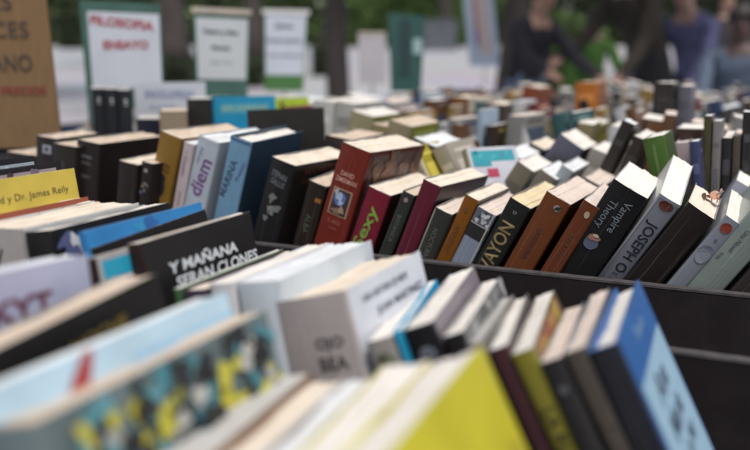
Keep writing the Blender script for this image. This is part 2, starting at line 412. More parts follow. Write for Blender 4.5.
book('narrow book with silver and black bands on its spine', L=(478, 206), R=(496, 216), lean=25, front=(.10, .09, .075), spine=(.24, .28, .36), pages='pink', F=(524, 190), W=.13, flare=.002,
     deco=D(S_rect(-.5, .5, .0, .020, (.10, .11, .14)), S_blobs(5, 12, [(.5, .52, .52), (.03, .03, .04), (.3, .34, .4), (.6, .6, .58)], -.4, .4, .003, .018, .004),
            S_rect(-.5, .5, .021, .040, (.02, .02, .022)), S_rect(-.5, .5, .0205, .0215, (.5, .5, .48), .0006), S_rect(.38, .44, .0, .12, (.45, .46, .42), .0009)), **A)
book('black book with large dull gold capitals down its spine', L=(510, 197), R=(531, 209), lean=27, front=(.04, .03, .02), spine=(.020, .020, .019), pages='yellow', F=(560, 186), flare=.004,
     deco=D(S_text('RAVAYON', .076, .0175, 90, (.27, .20, .09), .015, fit=.094), S_text('G', .014, .0045, 90, (.3, .3, .34))), **A)
book('broad orange brown book with a small dark bird emblem', L=(546, 192), R=(571, 205), lean=27, front=(.13, .045, .02), spine=(.225, .068, .024), pages='pink', F=(610, 182), flare=.004,
     deco=D(S_ell(.15, .012, .0045, .0042, (.28, .26, .25), .0005), S_ell(.15, .012, .0034, .0018, (.02, .02, .02), .0009, 35, .2), S_ell(.22, .011, .0016, .003, (.02, .02, .02), .0011, -20),
            S_text('SABIDURIA', .065, .007, -90, (.075, .035, .03), fit=.045)), **A)
book('brown book with a pale oval, beside the broad orange brown one', L=(583, 201), R=(600, 209), lean=28, front=(.09, .035, .02), spine=(.20, .055, .022), pages='pink', F=(628, 181), W=.14,
     deco=D(S_ell(.08, .014, .0032, .0045, (.36, .33, .20), .0006, 10), S_text('RELATOS', .06, .006, -90, (.12, .05, .03))), **A)
book('thick black book with faint two line title and a glowing cup picture', L=(611, 184), R=(648, 199), lean=29, front=(.03, .026, .027), spine=(.021, .020, .022), pages='white', F=(668, 178), W=.115, pitch=4, flare=0,
     deco=D(S_text('Vampire', .036, .0125, -90, (.20, .24, .27), fit=.042, a=.14), S_text('Theory', .040, .0125, -90, (.17, .2, .23), fit=.038, a=-.20),
            S_ell(-.1, .079, .0085, .0095, (.10, .11, .17), .0006, 0, .05), S_ell(-.1, .072, .0075, .0040, (.30, .15, .11), .0009, 10, .12), S_ell(-.08, .069, .0035, .002, (.55, .45, .33), .0012, 10, .1)), **A)
book('silver white book with JOSEPH in dark capitals down its spine', L=(658, 196), R=(681, 206), lean=31, front=(.5, .5, .51), spine=(.31, .32, .37), back=(.6, .6, .6), pages='white', F=(694, 172), W=.13, pitch=14, flare=.0,
     deco=D(S_ell(.02, .009, .0085, .0062, (.16, .045, .03), .0005), S_rect(-.5, .5, .0, .0032, (.31, .32, .37), .0008), S_rect(-.5, -.42, .0, .2, (.45, .45, .48), .0009),
            S_text('JOSEPH O', .073, .0165, -90, (.030, .035, .05), .018, fit=.078), S_text('E. BRUNEL', .135, .006, -90, (.05, .05, .07), .0)), **A)
book('wide plain black book right of the JOSEPH spine', L=(687, 203), R=(715, 220), lean=33, front=(.028, .022, .022), spine=(.030, .022, .022), pages='cream', F=(735, 193), W=.10, pitch=5, flare=0, **A)
book('narrow silver book with a small red disc near its top', L=(724, 217), R=(741, 225), lean=33, front=(.4, .41, .43), spine=(.27, .29, .34), pages='white', F=(756, 196), W=.11, pitch=7, flare=0,
     deco=D(S_ell(0, .012, .0062, .0062, (.26, .05, .03), .0006), S_ell(.0, .030, .0018, .0018, (.12, .14, .2), .0006), S_ell(0, .050, .0085, .011, (.19, .21, .27), .0005), S_ell(0, .053, .0075, .010, (.27, .29, .34), .0007)), **A)
book('pale grey green book at the right edge with tiny dark lettering', L=(750, 211), R=(782, 226), lean=33, front=(.30, .34, .32), spine=(.28, .33, .31), pages='white', W=.13, pitch=8,
     deco=D(S_text('Una Novel', .040, .005, -90, (.06, .07, .07), a=-.15), S_text('Roja', .066, .005, -90, (.08, .08, .08), a=-.32)), **A)
book('dark brown book cut off by the right edge of the picture', L=(788, 226), R=(812, 236), lean=33, front=(.04, .03, .03), pages='white', W=.13, **A)

def small_mark(name, x, y, w, label, cat, fn_):
    p = on_w(x, y, w); rt = empty(name, p, label, cat); fn_(rt)
def _flower(rt):
    mb = MB(); q = random.Random(4); cs = [ink((.55, .30, .20)), ink((.62, .36, .28)), ink((.66, .60, .55)), ink((.10, .06, .05))]
    for k_ in range(9):
        a = q.uniform(0, 6.3); c = 1.5 * Vector((math.cos(a) * .005 + q.uniform(-.003, .003), math.sin(a) * .003, q.uniform(-.002, .004)))
        d = Vector((q.gauss(0, 1), q.gauss(0, 1), q.gauss(0, 1))).normalized(); e = d.orthogonal().normalized(); f = d.cross(e)
        mb.add([c + (e * math.cos(u * PI / 4) + f * math.sin(u * PI / 4)) * .0058 + d * .0008 * (u % 2) for u in range(8)], [tuple(range(8))], cs[k_ % 4])
    mb.build('flower_head', rt)
small_mark('bookmark', 712, 197, 1.06, 'peach paper flower bookmark sticking up beside the narrow silver book', 'bookmark', _flower)

# ================================================================== ROW B : near row, tops leaning to the left
B = dict(w=.5, group=GB)
BF = dict(w=.65, W=.15, group=GB)
book('dark book with a pale blue printed strip, topmost at the left edge', F=(33, 156), t=.012, lean=-9, w=.69, W=.15, group=GB, front=(.03, .03, .045), pages='grey',
     deco=D(C_rect(.35, 1, .006, .02, (.32, .38, .42)), C_blobs(4, 7, [(.1, .1, .13), (.5, .55, .6)], .4, 1, .008, .02, .006)))
book('black book with a pinkish photograph strip behind the yellow cover', F=(60, 161), t=.010, lean=-9, w=.67, W=.15, group=GB, front=(.035, .03, .035), pages='grey',
     deco=D(C_rect(.1, .95, .006, .022, (.36, .28, .30)), C_blobs(6, 12, [(.06, .04, .05), (.5, .42, .42), (.2, .14, .2)], .12, .93, .008, .02, .007)))
book('yellow book whose cover title mentions Dr. James Reily', F=(74, 168), t=.012, lean=-9, **BF, front=(.53, .41, .075), pages='white', edge=(.7, .68, .6),
     deco=D(C_text('Edward y Dr. James Reily', .54, .020, .0085, 0, (.12, .10, .04), .0, fit=.112)))
for i, (x, y, t_, fr, pg, lb) in enumerate([
        (88, 196.5, .026, (.28, .08, .05), 'cream', 'thin book with a brick red cover edge, first below the yellow cover'),
        (98, 200, .015, (.10, .03, .025), 'cream', 'thin book with a dark brown cover edge, second below the yellow cover')]):
    book(lb, F=(x, y), t=t_, lean=-6, **BF, front=fr, pages=pg, edge=fr)
book('thick cream topped book with a grey spine near the left edge', L=(-28, 222), R=(21, 229), lean=-2, F=(134, 200), W=.145, **B, front=(.6, .6, .6), spine=(.36, .34, .33), pages='cream', flare=0,
     deco=D(S_text('IV', .025, .015, 0, (.05, .05, .05))))
book('black book with a white and blue picture beside its dark spine', L=(24, 234), R=(51, 230), lean=-8, F=(186, 194), W=.15, **B, front=(.025, .025, .03), spine=(.022, .020, .020), pages='white', flare=0,
     deco=D(C_blobs(8, 12, [(.5, .5, .55), (.1, .12, .25), (.62, .62, .66), (.03, .03, .04)], .05, .3, .01, .03, .009), C_rect(.3, 1, .014, .2, (.05, .07, .13)), S_blobs(9, 3, [(.1, .08, .08)], -.3, .3, .03, .05, .005)))
book('bright blue book with its glossy cover just showing', F=(201, 202), t=.010, lean=-14, **BF, front=(.03, .20, .48), pages='white', rough=.25,
     deco=D(C_rect(0, 1, .02, .022, (.02, .1, .3)), C_blobs(12, 10, [(.03, .26, .5), (.02, .12, .36), (.1, .35, .6)], .05, .6, .003, .03, .012)))
book('thin black book with a white top line behind the clones cover', F=(205, 209), t=.006, lean=-12, pitch=3, **BF, front=(.03, .025, .025), pages='white', edge=(.6, .6, .6))
book('low book with a cyan picture over a grey band on its cover', R=(95, 258), t=.010, W=.14, lean=-10, w=.465, group=GB, front=(.38, .37, .38), spine=(.05, .03, .02), pages='yellow',
     deco=D(C_rect(.04, 1, .004, .018, (.02, .33, .50)), C_blobs(13, 10, [(.35, .42, .10), (.5, .5, .4)], .2, .9, .013, .019, .004), C_rect(.04, 1, .0185, .021, (.6, .6, .6), .0006)))
book('black book titled Y MAÑANA SERAN CLONES in white capitals', L=(128, 249), R=(140, 243), lean=-10, F=(258, 204), W=.152, **B, front=(.026, .023, .025), spine=(.045, .016, .014), pages='white', edge=(.55, .50, .46), flare=0, H=.2,
     deco=D(C_text('Y MAÑANA', .49, .0255, .0115, 0, (.66, .70, .74), .03, fit=.096, slant=.05), C_text('SERAN CLONES', .605, .0395, .0100, 0, (.66, .70, .74), .03, fit=.118, slant=.05),
            C_text('DESPIERTA', .62, .056, .012, 0, (.66, .70, .74), .03, fit=.10)))
BH = dict(w=.65, W=.15, group=GB, lean=-9)
book('thin white edged book with a dark green cover strip', F=(283, 249), t=.006, **BH, front=(.05, .12, .05), pages='white', edge=(.66, .67, .64))
book('thin book with a dark purple cover, next to the green stripped one', F=(306, 249), t=.022, **BH, front=(.055, .035, .065), pages='cream', edge=(.07, .04, .07))
book('white book with a brown and green photograph at its spine end', F=(330, 243), t=.022, **BH, front=(.60, .60, .63), pages='white', edge=(.7, .7, .72),
     deco=D(C_rect(.02, .45, .012, .06, (.28, .23, .18)), C_blobs(15, 8, [(.08, .1, .04), (.5, .5, .5), (.3, .25, .2)], .03, .2, .01, .045, .012)))
book('broad white book with a pale blue cover corner, behind the thick one', F=(371, 240), t=.038, **BH, front=(.56, .62, .68), pages='cool', edge=(.7, .7, .74))
book('very thick cream topped book with dark letters low on its grey spine', L=(270, 311), R=(345, 290), lean=-15, F=(421, 250), **B, front=(.60, .62, .68), spine=(.40, .36, .36), pages='cream', W=.135, flare=0, edge=(.6, .6, .62),
     deco=D(S_text('OJO', .035, .010, 0, (.08, .07, .07), .02, a=.18, fit=.022), S_text('BEA', .049, .010, 0, (.09, .08, .08), .02, a=.18, fit=.022),
            C_text('UNA HISTORIA DE NIEVE', .45, .012, .0055, 0, (.10, .10, .14), .01, fit=.080), C_text('JUAN MARTINEZ', .60, .026, .008, 0, (.10, .10, .14), .01, fit=.085), C_text('R', .22, .040, .007, 0, (.45, .12, .12))))
book('grey spined book with small dark pictures, left of the cyan one', L=(369, 346), R=(393, 335), lean=-20, F=(434, 280), **B, yaw_auto=True, front=(.55, .55, .56), spine=(.30, .28, .26), pages='white', flare=0,
     deco=D(S_rect(-.2, .3, .010, .022, (.12, .13, .08)), S_rect(-.3, .3, .030, .038, (.12, .11, .12)), S_blobs(17, 5, [(.3, .3, .25), (.05, .05, .05)], -.2, .3, .01, .02, .003)))
book('slim bright cyan book glowing between two white topped ones', L=(394, 333), R=(403, 329), lean=-20, F=(437, 279), **B, yaw_auto=True, front=(.02, .34, .62), spine=(.03, .36, .62), pages='white', flare=0, edge=(.03, .36, .62), rough=.3)
book('white topped black spined book with a round pale logo', L=(406, 333), R=(433, 321), lean=-22, F=(474, 266), **B, yaw_auto=True, front=(.22, .19, .22), spine=(.022, .022, .026), pages='white', flare=0,
     deco=D(S_ell(0, .020, .0058, .0058, (.13, .15, .19)), S_ell(0, .020, .0030, .0030, (.03, .03, .04), .0008), S_ell(.0, .019, .0012, .0035, (.2, .22, .26), .001)))
book('white topped book with a mottled grey cover and black spine', L=(444, 339), R=(463, 331), lean=-22, F=(499, 277), **B, yaw_auto=True, front=(.20, .20, .20), spine=(.03, .028, .03), pages='white', flare=0,
     deco=D(C_blobs(18, 30, [(.34, .34, .34), (.10, .10, .10), (.24, .25, .24)], .05, .95, .002, .07, .012)))
book('slim grey book with a worn edge, left of the wine red spine', L=(467, 346), R=(480, 341), lean=-24, F=(512, 295), **B, yaw_auto=True, front=(.16, .15, .14), spine=(.20, .17, .16), pages='grey', flare=0)
book('wine red spined book with a white top', L=(489, 350), R=(508, 344), lean=-25, F=(528, 293), **B, yaw_auto=True, front=(.05, .03, .03), spine=(.060, .024, .030), pages='white', flare=0)
book('olive green spined book with a reddish picture on its cover', L=(511, 354), R=(533, 347), lean=-26, F=(554, 290), **B, yaw_auto=True, front=(.16, .10, .05), spine=(.21, .19, .028), pages='white', flare=0,
     deco=D(C_rect(.1, .9, .003, .06, (.34, .18, .06)), C_blobs(19, 10, [(.40, .30, .06), (.25, .06, .04)], .15, .85, .005, .04, .010), S_text('LA RUTA', .065, .009, -90, (.05, .04, .02))))
book('charcoal spined book right of the olive green one', L=(541, 365), R=(562, 356), lean=-26, F=(584, 302), **B, yaw_auto=True, front=(.10, .09, .09), spine=(.055, .052, .058), pages='pink', flare=0,
     deco=D(S_ell(0, .02, .003, .003, (.10, .10, .12))))
book('taupe spined book with a faint vertical line of print', L=(564, 355), R=(585, 346), lean=-27, F=(609, 288), **B, yaw_auto=True, front=(.11, .10, .10), spine=(.075, .064, .058), pages='pink', flare=0,
     deco=D(S_text('EL REGRESO', .07, .006, -90, (.12, .10, .09))))
book('blue hardback with a pale blue lettered panel, last of its row', L=(589, 356), R=(618, 342), lean=-26, F=(640, 277), **B, yaw_auto=True, front=(.035, .125, .36), spine=(.030, .032, .055), back=(.30, .38, .55), pages='white', hard=True, flare=0,
     deco=D(C_rect(.06, .97, .034, .20, (.30, .46, .60)), C_text('Paulo', .5, .014, .009, 0, (.25, .42, .62), fit=.042, slant=.2), C_text('Ana', .48, .052, .020, 0, (.05, .08, .14), .01, fit=.055, slant=.2),
            C_text('Maria', .50, .078, .018, 0, (.05, .08, .14), .01, fit=.065, slant=.2), C_text('de la Mar', .52, .102, .014, 0, (.06, .09, .16), 0, fit=.075, slant=.2),
            C_rect(.15, .85, .142, .144, (.1, .15, .25)), C_text('novela', .5, .155, .008, 0, (.06, .09, .16), 0, fit=.04)))

# ================================================================== ROW C : nearest, very blurred
CC = dict(w=.42, group=GC)
book('lilac white book with dark red capitals on its cover', F=(87, 254), t=.030, lean=-8, pitch=-3, W=.16, **CC, front=(.42, .43, .58), pages='cool', edge=(.66, .68, .74),
     deco=D(C_text('AAKYT', .52, .024, .0135, 0, (.14, .02, .05), .03, fit=.085)))
book('thick dark book with dull gold lettering and a tan top', F=(157, 273), t=.034, lean=-10, pitch=5, W=.17, **CC, front=(.025, .022, .022), pages='tan',
     deco=D(C_text('EL SOL Y LA NOCHE', .44, .020, .008, 2, (.20, .14, .03), .02, fit=.12)))
book('light blue book with a bold red stroke on its cover', F=(226, 291), t=.022, lean=-18, W=.18, **CC, front=(.42, .58, .70), pages='cool', edge=(.7, .74, .76),
     deco=D(C_rect(0, 1, .03, .045, (.28, .46, .64)), C_blobs(21, 12, [(.2, .36, .58), (.5, .64, .72)], .25, .95, .026, .055, .014), C_ell(.20, .034, .0065, .045, (.34, .04, .04), .001, -38), C_rect(.5, 1, .012, .02, (.30, .50, .68), .0006)))
book('comic with yellow, teal and black figures on its cover', F=(266, 310), t=.034, lean=-13, W=.18, **CC, front=(.13, .17, .18), pages='tan', edge=(.5, .44, .38),
     deco=D(C_blobs(22, 220, [(.02, .02, .02), (.50, .46, .05), (.06, .22, .27), (.45, .45, .43), (.52, .47, .05), (.02, .02, .025), (.10, .28, .33), (.02, .02, .02)], .08, .98, .004, .095, .009)))
book('white grey topped book with a brown cover edge', F=(312, 372), t=.036, lean=-8, yaw=5, W=.17, **CC, front=(.20, .12, .08), pages='grey', edge=(.20, .13, .09))
book('cream topped book right of the brown edged one', F=(350, 379), t=.034, lean=-9, yaw=5, W=.17, **CC, front=(.40, .36, .32), pages='cream', edge=(.32, .27, .22))
book('cool white book lying between cream tops at the bottom', F=(398, 374), t=.034, lean=-12, yaw=5, W=.17, **CC, front=(.42, .44, .50), pages='cool', edge=(.40, .42, .48))
book('pale cream book with a faint yellow edge beside the yellow one', F=(430, 360), t=.028, lean=-14, yaw=5, W=.17, **CC, front=(.50, .44, .12), pages='white', edge=(.46, .42, .14))
book('large bright yellow book with a white top in the foreground', F=(481, 345), t=.034, lean=-26, yaw=3, W=.17, w=.42, group=GC, front=(.50, .45, .030), pages='white', edge=(.6, .6, .2),
     deco=D(C_blobs(51, 8, [(.40, .34, .03), (.55, .52, .10)], .2, .9, .03, .13, .02), C_ell(.55, .06, .020, .024, (.42, .36, .03), .0004, 0, .2), C_text('SOL', .5, .055, .022, 0, (.40, .34, .03), fit=.06)))

# ================================================================== ROW D : hand placed, just behind the sharp row
DD = dict(w=1.27, group=GD)
for x0, x1, y0, nm in ((92, 105, 88, 'left'), (106, 118, 88.5, 'middle'), (119, 132, 89.5, 'right')):
    book({'left': 'black volume with a white mark, leftmost of three below the FILOSOFIA sign', 'middle': 'black volume with a white mark, middle one of three below the FILOSOFIA sign',
          'right': 'black volume with a white mark, rightmost of three below the FILOSOFIA sign'}[nm],
         R=(x1, y0 + .6), t=.0265, yaw=44, lean=1, w=1.40, group=GD, front=BLACK, spine=(.022, .024, .030), pages='grey', W=.15, H=.27,
         deco=D(S_ell(0, .022, .0032, .0040, (.42, .44, .46)), S_rect(-.12, .12, .028, .032, (.35, .36, .38))))
book('low navy black book under the white ENCICLOPEDIA card', R=(161, 119), t=.045, yaw=38, lean=1, w=1.30, group=GD, front=(.02, .022, .04), pages='grey', W=.12)
book('worn brown book with pale bands beside the ENCICLOPEDIA card', R=(187, 111), t=.050, yaw=36, lean=0, w=1.28, group=GD, front=(.22, .17, .12), pages='tan', W=.12,
     deco=D(*[S_rect(-.5, .5, .004 + .005 * k, .006 + .005 * k, (.36, .29, .21)) for k in range(8)]))
book('black book left of the bright blue one', R=(211, 99), t=.046, yaw=34, lean=0, w=1.36, group=GD, front=(.025, .022, .022), pages='grey', W=.12)
book('bright blue book with a pale green title strip on its cover', R=(213, 97), t=.016, W=.135, yaw=-34, lean=-3, w=1.42, group=GD, front=(.02, .24, .42), pages='white', rough=.3,
     deco=D(C_text('SEIS LEYENDAS', .5, .024, .010, 0, (.28, .42, .32), .03, fit=.10), C_rect(.1, .9, .014, .034, (.05, .30, .42), .0002)))
book('wide black book with its cover towards us, in front of lime book', R=(252, 110), t=.02, W=.14, yaw=-30, lean=-3, w=1.20, group=GD, front=(.03, .026, .026), pages='grey', hard=True)
book('lime green book peeping out above the wide black one', R=(272, 98), t=.01, W=.11, yaw=-30, lean=-3, w=1.9, group=GD, front=(.36, .48, .04), pages='white', edge=(.4, .5, .06))
DL = [  # L, R, lean, w, front, spine, pages, W, label, yaw
    ((326, 131), (352, 140), 8, 1.18, (.05, .04, .04), (.05, .04, .04), 'tan', .13, 'dark brown book between the blue hardback and the tall red one', 0),
    ((313, 100), (334, 102), 4, 1.55, (.45, .44, .42), (.50, .50, .48), 'white', .15, 'off white book right of the wide black one', 0),
    ((336, 101), (356, 104), 6, 1.55, (.42, .42, .42), (.40, .39, .36), 'white', .14, 'greyish cream book with a broad spine left of the tilted olive one', 0),
    ((352, 108), (374, 117), 14, 1.45, (.27, .26, .06), (.30, .27, .16), 'white', .14, 'white topped book with an olive cover, tilted to the right', 0),
    ((390, 116), (412, 127), 16, 1.35, (.34, .36, .07), (.26, .22, .14), 'tan', .14, 'lime covered book with a khaki spine above the red hardback', 0),
    ((372, 122), (388, 127), 10, 1.35, (.10, .08, .05), (.24, .20, .10), 'tan', .11, 'small khaki book between the olive and the lime covers', 0),
    ((414, 135), (436, 147), 20, 1.25, (.10, .10, .05), (.06, .06, .05), 'cool', .13, 'pale blue topped book with a dark spine above the maroon one', 0),
    ((404, 154), (415, 146), -28, 1.20, (.36, .30, .04), (.52, .45, .34), 'tan', .10, 'olive yellow book tilted left behind the maroon one', 0),
    ((432, 152), (446, 143), -28, 1.24, (.32, .29, .24), (.30, .27, .22), 'pink', .12, 'taupe book tilted left beside the turquoise cover', 0),
    ((505, 150), (522, 159), 27, 1.30, (.45, .45, .46), (.5, .52, .55), 'cool', .13, 'white book just right of the turquoise cover', 0),
    ((518, 160), (534, 172), 32, 1.24, (.4, .4, .38), (.17, .15, .11), 'white', .12, 'grey brown spined book, left of two below the slate blue one', 0),
    ((541, 168), (557, 180), 32, 1.24, (.4, .4, .38), (.18, .16, .13), 'cool', .12, 'grey brown spined book, right of two below the slate blue one', 0),
    ((563, 163), (574, 172), 30, 1.26, (.5, .52, .54), (.30, .33, .36), 'cool', .12, 'pale blue white book above the brown one with an oval', 0),
    ((583, 180), (603, 187), 26, 1.24, (.3, .28, .25), (.20, .17, .15), 'pink', .12, 'taupe book with a dark edge, left of the thick black one', 0),
    ((558, 137), (584, 150), 33, 1.40, (.05, .05, .07), (.09, .09, .13), 'white', .12, 'slate blue black book standing out among white tops', 0),
    ((530, 142), (545, 150), 25, 1.42, (.10, .09, .09), (.05, .045, .045), 'cream', .12, 'small black spined book left of the slate blue one', 0),
    ((590, 150), (612, 156), 20, 1.42, (.4, .4, .4), (.32, .29, .27), 'white', .13, 'white topped greyish book left of the black leaning pair', 0),
    ((622, 121), (635, 125), 22, 1.36, (.03, .027, .025), (.030, .026, .024), 'cool', .05, 'black book with a small white top, left of the leaning pair', 0),
    ((634, 136), (648, 141), 20, 1.34, (.03, .024, .022), (.035, .027, .024), 'white', .14, 'black book with a white top, right of the leaning pair', 0),
    ((675, 146), (688, 142), -8, 1.33, (.34, .26, .30), (.44, .36, .38), 'white', .10, 'pinkish book between the green and the navy ones', 0),
    ((690, 144), (699, 141), -8, 1.22, (.05, .06, .14), (.045, .055, .13), 'cool', .05, 'slim navy blue book with a curled upper corner', 0),
    ((676, 128), (703, 129), 0, 1.40, (.05, .03, .025), (.050, .028, .024), 'white', .13, 'dark brown book with a wide white top, behind the navy one', 0),
    ((704, 116), (712, 116), -2, 1.27, (.07, .06, .03), (.060, .052, .022), 'cool', .07, 'upright dark olive spine, first from the left of the tall ones', 0),
    ((713, 121), (722, 121), -2, 1.27, (.20, .19, .19), (.20, .185, .18), 'cool', .07, 'upright grey spine between dark olive and black ones', 0),
    ((722, 138), (732, 138), -2, 1.27, (.025, .025, .027), (.025, .024, .026), 'white', .14, 'upright black spine right of the grey one', 0),
    ((733, 136), (741, 136), -2, 1.27, (.08, .06, .05), (.075, .060, .048), 'pink', .14, 'upright dark taupe spine between two black ones', 0),
    ((743, 112), (753, 112), -2, 1.27, (.022, .022, .026), (.022, .022, .024), 'cool', .07, 'tallest upright black spine at the right edge', 0),
    ((735, 182), (765, 196), 28, 1.16, (.36, .37, .44), (.34, .36, .43), 'white', .12, 'lilac grey book leaning against the pale green one at the right edge', 0),
    ((756, 125), (775, 126), -2, 1.27, (.4, .42, .5), (.40, .42, .50), 'white', .12, 'pale lilac book cut by the right edge behind the black spine', 0),
    ((654, 83), (673, 83), 0, 1.75, (.03, .025, .025), (.030, .024, .024), 'white', .12, 'tall black book with a white top in front of the man in brown', 0),
    ((678, 85), (692, 86), 0, 1.80, (.12, .12, .15), (.12, .12, .15), 'white', .12, 'tall dark grey book with a white top beside the tall black one', 0),
    ((575, 84), (598, 82), -2, 2.30, (.30, .10, .03), (.42, .14, .025), 'cream', .14, 'bright orange book among far blurred books', 0),
    ((524, 84), (540, 88), 10, 2.30, (.30, .08, .04), (.22, .06, .035), 'cream', .15, 'rust red book left of the bright orange one', 0),
    ((450, 97), (468, 98), 4, 2.00, (.10, .04, .03), (.17, .07, .025), 'cream', .13, 'brown book with a dark red cover in the blurred distance', 0),
    ((484, 103), (505, 105), 4, 1.85, (.07, .05, .04), (.065, .045, .035), 'cream', .14, 'dark brown block like book right of the cream one', 0),
    ((468, 98), (482, 99), 0, 1.95, (.42, .38, .32), (.46, .42, .36), 'cream', .13, 'cream spined book between two brown ones', 0),
    ((591, 118), (602, 124), 15, 1.8, (.42, .42, .05), (.44, .44, .06), 'white', .10, 'small yellow green book among white tops', 0),
    ((505, 122), (520, 124), 6, 1.62, (.12, .10, .06), (.12, .10, .05), 'cream', .12, 'mossy brown book below the rust red one', 0),
    ((425, 98), (446, 96), -4, 2.2, (.06, .05, .06), (.07, .06, .07), 'white', .12, 'dark plum book near the green sign', 0),
]
def mild_print(seed, fr, sp):
    q = random.Random(seed); tone = lambda c: (lambda f: tuple(min(.62, v * f + .02) for v in c))(q.choice((.55, 1.6)))
    a, b, c_ = tone(sp), tone(fr), tone(fr)
    return D(S_rect(-.32, .32, .030, .033 + q.uniform(0, .02), a), S_text(q.choice(('NOVELA', 'CIUDAD', 'RETRATO', 'VERANO', 'MEMORIA')), .085, .007, -90, a),
             C_rect(.15, .85, .012, .018, b), C_rect(.1, .9, .03, .03 + q.uniform(.02, .06), c_))
for L_, R_, ln, w_, fr, sp, pg, W_, lb, yw in DL:
    book(lb, L=L_, R=R_, lean=ln, w=w_, group=GD, front=fr, spine=sp, pages=pg, W=W_, yaw=yw, deco=mild_print(len(BOOKS), fr, sp))
book('turquoise and white covered book with a red corner, tilted left', R=(466, 148), t=.016, W=.088, yaw=-40, lean=-30, w=1.22, group=GD, front=(.46, .46, .52), spine=(.32, .30, .25), pages='grey', H=.2,
     deco=D(C_rect(.06, .92, .004, .022, (.02, .36, .45)), C_rect(.06, .4, .022, .036, (.02, .30, .40), .0002)) if False else
     D(C_rect(.06, .92, .006, .024, (.02, .27, .33)), C_rect(.06, .42, .0235, .032, (.02, .24, .31), .0005), C_blobs(31, 6, [(.05, .32, .38), (.04, .22, .28)], .15, .8, .008, .02, .006),
       C_rect(.30, .52, .036, .05, (.36, .03, .08), .0006)))
book('leaf green book leaning left before the black pair', L=(643, 142), R=(664, 135), lean=-14, w=1.17, group=GD, front=(.05, .09, .02), spine=(.055, .11, .02), pages='white', W=.10,
     deco=D(S_rect(-.1, .02, .01, .12, (.10, .17, .05))))

def far_print(seed, c):
    q = random.Random(seed); lum = sum(c) / 3
    pick = lambda: q.choice([(.6, .6, .6), (.03, .03, .035), (.35, .05, .04), (.08, .11, .18), (.4, .32, .12), (.36, .22, .12), (.3, .28, .26), tuple(min(.7, v * 1.8 + .05) for v in c), tuple(v * .5 for v in c)])
    def run(mb, fs, ff, t, W, H):
        deco_rect(mb, ff, .08 * W, .92 * W, -q.uniform(.07, .16), -q.uniform(.015, .04), ink(pick()), .0004, 1)
        deco_rect(mb, ff, .2 * W, .8 * W, -.014, -.008, ink(pick()), .0006, 1)
        for k in range(q.randint(1, 3)):
            b = q.uniform(.02, .12); deco_rect(mb, fs, -.34 * t, .34 * t, -b - q.uniform(.004, .03), -b, ink(pick()), .0035, 1)
        deco_ell(mb, ff, q.uniform(.3, .7) * W, -q.uniform(.05, .09), .02, .016, ink(pick()), .0008, q.uniform(0, 90), 10, .2)
    return run
# ================================================================== far rows
def ytop_limit(x):
    pts = [(-50, 150), (58, 148), (64, 126), (92, 122), (136, 112), (215, 104), (300, 96), (400, 92), (480, 86), (560, 82), (640, 82), (800, 84)]
    for (a, b), (c, d) in zip(pts, pts[1:]):
        if a <= x <= c: return b + (d - b) * (x - a) / (c - a)
    return 999
PAL = [('white', (.6, .6, .62)), ('white', (.55, .56, .6)), ('cream', (.55, .5, .42)), ('light grey', (.45, .45, .47)), ('white', (.58, .58, .60)), ('cream', (.52, .47, .38)), ('grey', (.28, .27, .27)), ('light grey', (.42, .42, .45)), ('brown', (.13, .07, .04)),
       ('black', (.025, .023, .024)), ('black', (.03, .025, .028)), ('dark blue', (.04, .06, .14)), ('pale blue', (.36, .46, .58)), ('wine red', (.16, .04, .04)), ('khaki', (.26, .22, .12)), ('brown', (.16, .08, .04)), ('dark brown', (.07, .045, .035)),
       ('dark grey', (.08, .08, .085)), ('pinkish', (.45, .34, .34)), ('ochre', (.30, .19, .07)), ('dark teal', (.05, .12, .13)), ('white', (.6, .6, .58)), ('dark brown', (.06, .04, .03))]
ORD = ['', 'first', 'second', 'third', 'fourth', 'fifth', 'sixth']
far = []; rnd = random.Random(21)
for ri, w_ in enumerate((1.58, 1.92, 2.30, 2.75, 3.25, 3.8)):
    s = -1.0 * w_
    phase = rnd.uniform(0, 6)
    while s < 0.75 * w_:
        t_ = rnd.choice((rnd.uniform(.010, .020), rnd.uniform(.012, .024), rnd.uniform(.018, .040))) * (1 + .12 * ri)
        ln = 22 * math.sin(s * 2.2 + phase) + rnd.uniform(-7, 7)
        h = rnd.uniform(.165, .245)
        top = FLOOR + h * math.cos(math.radians(ln))
        p = proj(TA * s + WA * w_ + UP * top)
        p2 = proj(TA * s + WA * (w_ + .13) + UP * top)
        step = t_ / math.cos(math.radians(ln)) + (.001 if rnd.random() > .03 else rnd.uniform(.01, .03))
        if p and -15 < p[0] < 765 and p2[1] > ytop_limit(p2[0]) and not (w_ > 2.9 and p[0] < 430):
            nm, c = rnd.choice(PAL)
            far.append((ri, w_, s, t_, ln, h, nm, c, rnd.choice(['white', 'white', 'cream', 'cool', 'pink', 'grey']), rnd.uniform(.11, .15)))
        s += step
ROWN = [q + ' blurred row' for q in ('first', 'second', 'third', 'fourth', 'fifth', 'farthest')]
cache = {}; cnt = {}; labs = {}
def far_label(i):
    ri, w_, s, t_, ln, h, nm, c, pg, W_ = far[i]
    size = 'thick ' if t_ > .042 else ('thin ' if t_ < .028 else '')
    til = 'leaning right' if ln > 9 else ('leaning left' if ln < -9 else 'upright')
    nx = far[i - 1][6] if i and far[i - 1][0] == ri else 'a gap'
    return size + nm + ' book ' + til + (' beside a ' + nx + ' one' if nx != 'a gap' else ' after a gap') + ', ' + ROWN[ri]
L0 = [far_label(i) for i in range(len(far))]
from collections import Counter
mass = MB(); tot = Counter(L0); seen = Counter()
